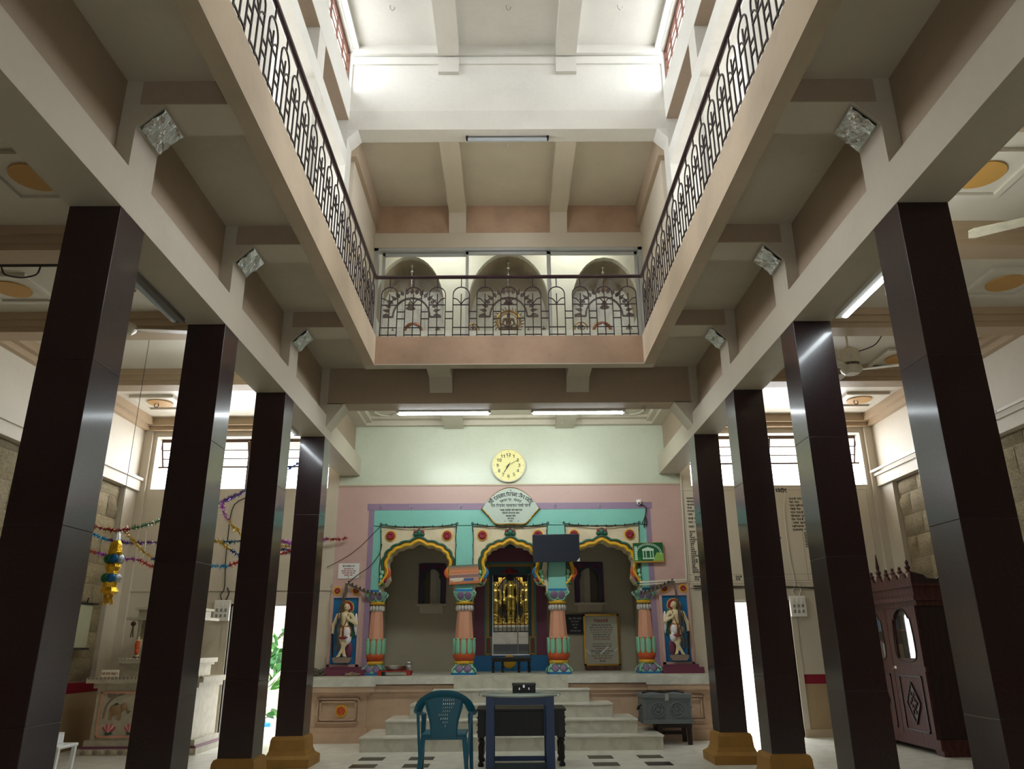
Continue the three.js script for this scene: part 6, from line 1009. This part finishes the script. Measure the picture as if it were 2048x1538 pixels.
// ================================================================ LEFT AISLE: altar, scroll, lantern, garlands, stool
{
  const x0 = -5.08, x1 = -3.80, zf = -9.97, zb = -10.75, cx = (x0 + x1) / 2, mb = mat('#c6bda6', { map: T_marble, s: 0.7, r: 0.45 }), t = thing('marble_altar', 'tiered white marble altar with painted reliefs in the left aisle', 'altar', [cx, 0, -10.35]);
  part(t, 'plinth', [bx(x0 - 0.06, x1 + 0.06, 0, 0.07, zf + 0.06, zb), bx(x0 - 0.02, x1 + 0.02, 0.09, 0.16, zf + 0.02, zb)], mb); part(t, 'red_line', bx(x0 - 0.05, x1 + 0.05, 0.07, 0.095, zf + 0.05, zb), M.plum);
  for (let k = 0; k < 18; k++) part(t, 'petal', sph(x0 - 0.03 + (x1 - x0 + 0.06) * (k + .5) / 18, 0.036, zf + 0.062, 0.032, 0.028, 0.015, 8, 6), k % 2 ? mb : M.pedestal);
  part(t, 'block', bx(x0 + 0.04, x1 - 0.04, 0.16, 0.76, zf, zb), mb); part(t, 'cornice', [bx(x0, x1, 0.74, 0.80, zf + 0.03, zb), bx(x0 - 0.07, x1 + 0.07, 0.80, 0.86, zf + 0.09, zb)], mb);
  for (let k = 0; k < 30; k++) part(t, 'cornice_bead', sph(x0 - 0.06 + (x1 - x0 + 0.12) * (k + .5) / 30, 0.858, zf + 0.085, 0.02, 0.016, 0.016, 6, 5), M.pedestal);
  part(t, 'panel_frame', [bx(x0 + 0.10, x1 - 0.10, 0.19, 0.21, zf + 0.02, zf), bx(x0 + 0.10, x1 - 0.10, 0.68, 0.70, zf + 0.02, zf), bx(x0 + 0.10, x0 + 0.12, 0.19, 0.70, zf + 0.02, zf), bx(x1 - 0.12, x1 - 0.10, 0.19, 0.70, zf + 0.02, zf)], M.salmon);
  const S = (x, y, a, b, m, n) => part(t, n, sph(x, y, zf + 0.004, a, b, 0.02, 12, 8), m), ex = x0 + 0.30;
  part(t, 'relief_elephant', [sph(ex, 0.50, zf, 0.085, 0.065, 0.03), sph(ex + 0.09, 0.53, zf, 0.04, 0.045, 0.03), bar([[ex + 0.12, 0.52, zf], [ex + 0.15, 0.46, zf], [ex + 0.17, 0.48, zf]], 0.02), bar([[ex - 0.05, 0.48, zf], [ex - 0.055, 0.38, zf]], 0.035), bar([[ex + 0.05, 0.48, zf], [ex + 0.05, 0.38, zf]], 0.035)], mat('#9a7c58', { r: 0.5 })); S(ex, 0.52, 0.04, 0.055, M.dkgreen, 'saddle_cloth');
  part(t, 'relief_tree', [tube([[x0 + 0.16, 0.40, zf], [x0 + 0.18, 0.54, zf], [x0 + 0.26, 0.64, zf], [x0 + 0.38, 0.68, zf]], 0.014, 5), sph(x0 + 0.22, 0.66, zf, 0.05, 0.035, 0.015)], M.pedestal);
  part(t, 'relief_figure', put(seatGeo, 0.24, x0 + 0.62, 0.37, zf - 0.01), M.whitePaint); S(x0 + 0.74, 0.62, 0.06, 0.05, M.orange, 'orange_canopy'); S(x0 + 0.62, 0.535, 0.02, 0.02, M.blue, 'blue_collar');
  for (let k = 0; k < 4; k++) { const lx = x0 + 0.25 + k * 0.26; for (let q = -3; q <= 3; q++) { const pg = new THREE.SphereGeometry(1, 8, 6); pg.scale(0.022, 0.055, 0.014); pg.translate(0, 0.04, 0); pg.rotateZ(-q * 0.32); pg.translate(lx, 0.25, zf + 0.006 + 0.002 * (3 - Math.abs(q))); part(t, 'lotus_petal', uvm(pg), q % 2 ? mat('#b5555a', { r: 0.5 }) : mat('#d79a96', { r: 0.5 })); } S(lx, 0.235, 0.05, 0.014, M.dkgreen, 'lotus_leaf'); }
  part(t, 'second_tier', [bx(-4.82, -3.98, 0.86, 1.02, zf - 0.12, zb), bx(-4.90, -3.90, 1.02, 1.075, zf - 0.06, zb), bx(-4.86, -3.94, 0.99, 1.03, zf - 0.08, zb)], mb); for (let k = 0; k < 22; k++) part(t, 'cornice_bead', sph(-4.89 + 0.98 * (k + .5) / 22, 1.072, zf - 0.065, 0.02, 0.014, 0.014, 6, 5), M.silver);
  for (const x of [-4.72, -4.08]) part(t, 'canopy_column', lathe([[0, 0], [0.04, 0], [0.03, 0.03], [0.028, 0.40], [0.045, 0.46], [0, 0.46]], 12, x, 1.075, zf - 0.2), mb);
  part(t, 'canopy', [bx(-4.86, -3.94, 1.535, 1.57, zf - 0.08, zb), bx(-4.74, -4.06, 1.57, 1.66, zf - 0.14, zb), bx(-4.78, -4.02, 1.66, 1.69, zf - 0.1, zb), bx(-4.6, -4.2, 1.69, 1.76, zf - 0.2, zb)], mb); part(t, 'scalloped_arch', prism([[-4.70, 1.535], [-4.70, 1.36], [-4.66, 1.30], [-4.60, 1.34], [-4.56, 1.42], [-4.47, 1.46], [-4.4, 1.50], [-4.33, 1.46], [-4.24, 1.42], [-4.20, 1.34], [-4.14, 1.30], [-4.10, 1.36], [-4.10, 1.535]], zf - 0.18, zf - 0.22), mat('#8b8068', { r: 0.5, map: T_marble }));
  const st = thing('painted_statuette', 'small painted standing figure in red robe on the marble altar', 'statue', [-4.68, 1.075, -10.08]); part(st, 'figure', put(standGeo, 0.24, -4.68, 1.10, -10.08), M.skin); part(st, 'robe', [sph(-4.68, 1.23, -10.08, 0.035, 0.07, 0.035), sph(-4.68, 1.165, -10.08, 0.03, 0.05, 0.03)], M.orange); part(st, 'base', lathe([[0, 0], [0.045, 0], [0.035, 0.025], [0, 0.025]], 10, -4.68, 1.075, -10.08), M.bronze);
  const ht = thing('hanging_tassel', 'dark red tassel hanging from the altar canopy corner', 'tassel', [-4.76, 1.32, -10.05]); part(ht, 'knot', sph(-4.76, 1.49, -10.05, 0.03), mat('#4a1b1c', { r: 0.7 })); part(ht, 'strands', [bar([[-4.76, 1.48, -10.05], [-4.775, 1.33, -10.05]], 0.012), bar([[-4.76, 1.48, -10.05], [-4.745, 1.33, -10.05]], 0.012), bar([[-4.76, 1.535, -10.05], [-4.76, 1.48, -10.05]], 0.006)], mat('#6a5a40', { r: 0.7 }));
  const sg = canvasTex(256, 128, (c, w, h) => { c.fillStyle = '#e6dfc0'; c.fillRect(0, 0, w, h); deva(c, 'णमो अर्हं साधू णं', w / 2, 46, 34, { color: '#8a2a1e', lw: .18 }); });
  const s = thing('altar_sign', 'small cream sign with red lettering on the altar cornice', 'sign', [-4.9, 0.86, -9.92]); part(s, 'plate', rb(-5.01, -4.79, 0.86, 0.95, -9.92, -9.94, 0.01), M.plasticWhite); part(s, 'lettering', printPlane(-5.0, -4.80, 0.865, 0.945, -9.917), printMat(sg));
  const sc = thing('wall_scroll', 'pale rolled chart hung between dark clamps on the left stone wall', 'scroll', [-5.44, 1.17, -10.14]); part(sc, 'sheet', rb(-5.47, -5.42, 1.20, 1.74, -9.98, -10.28, 0.02, 2), mat('#a9a88c', { r: 0.6 })); part(sc, 'clamp', bx(-5.49, -5.40, 1.735, 1.755, -9.92, -10.36), M.black); part(sc, 'clamp', bx(-5.49, -5.41, 1.185, 1.205, -9.95, -10.32), M.black); part(sc, 'hanger', bar([[-5.44, 1.755, -10.15], [-5.44, 1.82, -10.17]], 0.012), M.black);
  const wp = mat('#dfe2e0', { r: 0.35 }), sx = -4.34, sz = -8.0, ss = thing('white_stool', 'white plastic stool at the lower left edge', 'stool', [sx - 0.15, 0, sz - 0.15]);
  part(ss, 'seat', [rb(sx - 0.36, sx + 0.02, 0.285, 0.315, sz - 0.34, sz + 0.03, 0.01, 2)], wp); for (const a of [0, -0.34]) for (const b of [0, -0.3]) part(ss, 'leg', bar([[sx + a, 0.29, sz + b], [sx + a * 1.05 - 0.01, 0.0, sz + b + 0.01]], 0.035), wp); part(ss, 'rung', [bar([[sx, 0.12, sz], [sx - 0.34, 0.12, sz]], 0.02)], wp); 
  const bxw = thing('white_box', 'small white box standing on the white stool', 'box', [sx - 0.2, 0.315, sz - 0.2]); part(bxw, 'carton', rb(sx - 0.26, sx - 0.1, 0.315, 0.41, sz - 0.27, sz - 0.12, 0.006), wp); part(bxw, 'flap', bx(sx - 0.26, sx - 0.1, 0.41, 0.415, sz - 0.27, sz - 0.12), M.plasticWhite);
}
{
  // festival lantern of folded foil paper
  const x = -3.835, z = -7.5, t = thing('paper_lantern', 'gold foil festival lantern with coloured rosettes hanging in the left aisle', 'lantern', [x, 1.59, z]), rr = rng(91);
  const foil = mat('#d3a52a', { r: 0.25, m: 0.9, bump: T_foil, bs: 0.08, bk: 0.01 });
  const facet = (prof, seg) => { const g = new THREE.LatheGeometry(prof.map(([r, y]) => new THREE.Vector2(r, y)), seg), p = g.attributes.position; for (let i = 0; i < p.count; i++) { const k = 1 + 0.12 * (rr() - .5); p.setX(i, p.getX(i) * k + x); p.setZ(i, p.getZ(i) * k + z); } g.computeVertexNormals(); return uvm(toCreasedNormals(g, 0.2)); };
  part(t, 'white_top', lathe([[0.008, 0.10], [0.02, 0.09], [0.035, 0.0], [0.03, 0]], 6, x, 2.17, z), M.plasticWhite); part(t, 'hanging_thread', bar([[x, 2.26, z], [x, slabY, z]], 0.004), M.wire);
  for (const pf of [[[0.035, 2.19], [0.055, 2.15], [0.065, 2.08], [0.06, 2.05]], [[0.055, 1.99], [0.07, 1.94], [0.055, 1.90], [0.06, 1.86]], [[0.07, 1.80], [0.065, 1.75], [0.09, 1.71], [0.04, 1.68]]]) part(t, 'foil_tier', facet(pf, 9), foil);
  const cols = ['#1e5f8e', '#9fa6a8', '#156b3c', '#8a1c2c', '#1e5f8e', '#156b3c'];
  for (const [y, r] of [[2.015, 0.062], [1.835, 0.06]]) for (let k = 0; k < 6; k++) { const a = k * 1.047 + 0.4, g = new THREE.SphereGeometry(1, 14, 8).scale(0.046, 0.044, 0.03).translate(0, 0, r + 0.004).rotateY(a).translate(x, y, z); part(t, 'rosette', uvm(toCreasedNormals(g, .3)), mat(cols[k], { r: 0.25, m: 0.6, bump: T_foil, bs: 0.06, bk: 0.008 })); }
  part(t, 'fringe', [...Array(14).keys()].map((k) => { const a = k * 0.449; return bar([[x + 0.04 * Math.cos(a), 1.70, z + 0.04 * Math.sin(a)], [x + 0.03 * Math.cos(a), 1.65, z + 0.03 * Math.sin(a)], [x + (0.03 + 0.02 * rr()) * Math.cos(a), 1.59 + 0.02 * rr(), z + 0.04 * Math.sin(a)]], 0.014, 0.003); }), foil);
  // tinsel garlands
  const TC = { red: '#9c2a22', gold: '#c9a83c', green: '#3f7a4a', teal: '#2c6a78', blue: '#2a4f9c', purple: '#6a3f86', magenta: '#a548a8', cyan: '#35a0c8', coral: '#d0584a' }, tm = {}; for (const k in TC) tm[k] = mat(TC[k], { r: 0.3, m: 0.5, side: THREE.DoubleSide });
  function garland(label, pts) {
    const o = thing('tinsel_garland', label, 'garland', [pts[0][0], pts[0][1], pts[0][2]], 'tinsel garlands of the left aisle');
    for (let i = 0; i + 1 < pts.length; i++) {
      const a = V(...pts[i].slice(0, 3)), b = V(...pts[i + 1].slice(0, 3)), L = a.distanceTo(b), d = b.clone().sub(a).normalize(), n = Math.round(L * 420) + 6, v = [];
      for (let k = 0; k < n; k++) { const u = rr(), c = a.clone().lerp(b, u); c.y -= 0.12 * L * Math.sin(Math.PI * u) * 0.3; const e = V(rr() - .5, rr() - .5, rr() - .5).normalize().addScaledVector(d, 0.5).normalize().multiplyScalar(0.03 + 0.03 * rr()), w = e.clone().cross(V(rr() - .5, rr() - .5, rr() - .5)).normalize().multiplyScalar(0.0065); v.push(c.x - w.x, c.y - w.y, c.z - w.z, c.x + w.x, c.y + w.y, c.z + w.z, c.x + e.x, c.y + e.y, c.z + e.z); }
      const g = new THREE.BufferGeometry(); g.setAttribute('position', new THREE.Float32BufferAttribute(v, 3)); g.computeVertexNormals(); part(o, 'tinsel_section', [uvm(g), bar([a.toArray(), b.clone().lerp(a, 0.5).add(V(0, -0.036 * L, 0)).toArray(), b.toArray()], 0.004)], tm[pts[i][3]]);
    }
  }
  const Z = (l, z) => l.map(([x, y, c]) => [x, y, z, c]);
  garland('tinsel garland of red, green and teal that climbs to the high window', Z([[-5.4, 2.62, 'red'], [-4.9, 2.56, 'red'], [-4.64, 2.51, 'red'], [-4.46, 2.53, 'green'], [-4.14, 2.62, 'teal'], [-3.68, 2.74, 'teal'], [-3.17, 2.97, 'blue'], [-2.56, 3.3, 'blue']], -9));
  garland('tinsel garland of purple and magenta looping between the second and third left columns', Z([[-3.17, 2.95, 'purple'], [-3.39, 2.84, 'magenta'], [-3.40, 2.77, 'magenta'], [-3.32, 2.62, 'gold'], [-3.15, 2.46, 'gold'], [-2.56, 2.3, 'gold']], -8.95));
  garland('tinsel garland of gold, blue and cyan hanging lowest in the left aisle', Z([[-4.56, 2.52, 'gold'], [-4.19, 2.19, 'blue'], [-3.94, 2.11, 'cyan'], [-3.45, 2.10, 'cyan'], [-3.28, 2.10, 'coral'], [-3.15, 2.15, 'coral'], [-2.68, 2.23, 'coral'], [-2.57, 2.27, 'coral']], -9.05));
  garland('tinsel garland of cyan, purple and red running level behind the lantern', [...Z([[-5.4, 2.6, 'cyan'], [-5.05, 2.51, 'cyan'], [-4.87, 2.44, 'purple'], [-4.30, 2.41, 'purple'], [-3.60, 2.41, 'teal'], [-3.27, 2.42, 'red'], [-2.75, 2.41, 'magenta']], -9.3), [-2.65, 2.66, -11.0, 'red'], [-2.35, 2.67, -11.05, 'gold']]);
  garland('tinsel garland of magenta, coral and gold crossing behind the second left column', Z([[-5.4, 2.4, 'coral'], [-4.88, 2.27, 'magenta'], [-4.36, 2.18, 'coral'], [-4.14, 2.09, 'coral'], [-3.84, 2.22, 'gold'], [-3.46, 2.40, 'gold'], [-3.30, 2.29, 'blue'], [-3.17, 2.21, 'blue'], [-2.66, 2.29, 'blue'], [-2.57, 2.25, 'blue']], -9.1));
  single('wall_rail_trim', 'thin string loop hanging by the lantern', 'string', tube([[-4.33, 2.55, -9.1], [-4.31, 2.3, -9.1], [-4.34, 2.1, -9.1]], 0.006, 5), M.pipe);
}
// ================================================================ OUTSIDE THE DOORWAYS
{
  struct('ground', 'pale paved yard outside the rear doors', 'ground', [bx(-30, 30, -0.3, -0.06, -11.4, -40), ], mat('#cfc9bd', { r: 0.9 }));
  struct('wall_yard_left', 'pale boundary wall of the yard seen through the left door', 'wall', bx(-9, -2.4, -0.1, 3.0, -15.2, -15.5), mat('#d8c9ab', { r: 0.85 }));
  struct('wall_yard_right', 'sunlit white boundary wall outside the right door', 'wall', bx(2.4, 9, -0.1, 2.6, -15.2, -15.5), mat('#f2f1ee', { r: 0.85 }));
  const rr = rng(500), t = thing('leafy_bush', 'leafy green bush in the yard beyond the left door', 'bush', [-4.3, 0, -13.9]), lg = prism([[0, -0.09], [0.03, -0.05], [0.045, 0.0], [0.03, 0.05], [0, 0.1], [-0.03, 0.05], [-0.045, 0], [-0.03, -0.05]], -0.002, 0.002), lm = ['#3f8a45', '#5fa552', '#2f6f3c'].map((c) => mat(c, { r: 0.5, tr: 0.3 }));
  for (let k = 0; k < 170; k++) { const m = shade(new THREE.Mesh(lg, lm[k % 3])); m.name = 'leaf'; m.position.set((rr() - .5) * 1.1, k < 20 ? 0.05 + 0.15 * rr() : 0.55 + 0.95 * rr(), (rr() - .5) * 0.7); m.rotation.set(rr() * 6, rr() * 6, rr() * 6); m.scale.setScalar(0.9 + rr()); t.add(m); }
  for (let k = 0; k < 6; k++) { const a = (rr() - .5) * 0.8; part(t, 'stem', bar([[-4.3 + a * .6, -0.06, -13.9], [-4.3 + a, 1.2, -13.9 + (rr() - .5) * .4]], 0.03), mat('#5a4a3c', { r: 0.8 })); }
  const b = thing('broom', 'blue handled broom leaning outside the left door', 'broom', [-3.97, -0.06, -13.2]); part(b, 'handle', bar([[-3.99, 0.55, -13.25], [-3.93, 0.06, -13.2]], 0.03), mat('#1f7fd0', { r: 0.4 })); part(b, 'head', rb(-4.03, -3.83, -0.06, 0.06, -13.24, -13.16, 0.02), mat('#2b8fe0', { r: 0.5 }));
  single('yard_pipe', 'white pipe leaning across the bush outside the left door', 'pipe', bar([[-4.6, -0.05, -13.3], [-3.5, 1.1, -13.36]], 0.035), M.plasticWhite);
  single('yard_kerb', 'whitewashed kerb stone outside the left door', 'kerb', rb(-4.6, -3.2, -0.06, 0.02, -12.6, -12.9, 0.01), M.whitePaint);
  for (const s of [-1, 1]) struct('door_' + (s < 0 ? 2 : 3), 'open timber frame of the ' + (s < 0 ? 'left' : 'right') + ' rear doorway', 'door', [bx(s * 3.08, s * 3.11, 0, 1.78, -ZW - 0.05, -ZW - 0.15), bx(s * 3.91, s * 3.94, 0, 1.78, -ZW - 0.05, -ZW - 0.15), bx(s * 3.08, s * 3.94, 1.75, 1.78, -ZW - 0.05, -ZW - 0.15)], M.whitePaint);
}
renderer.render(scene, camera);
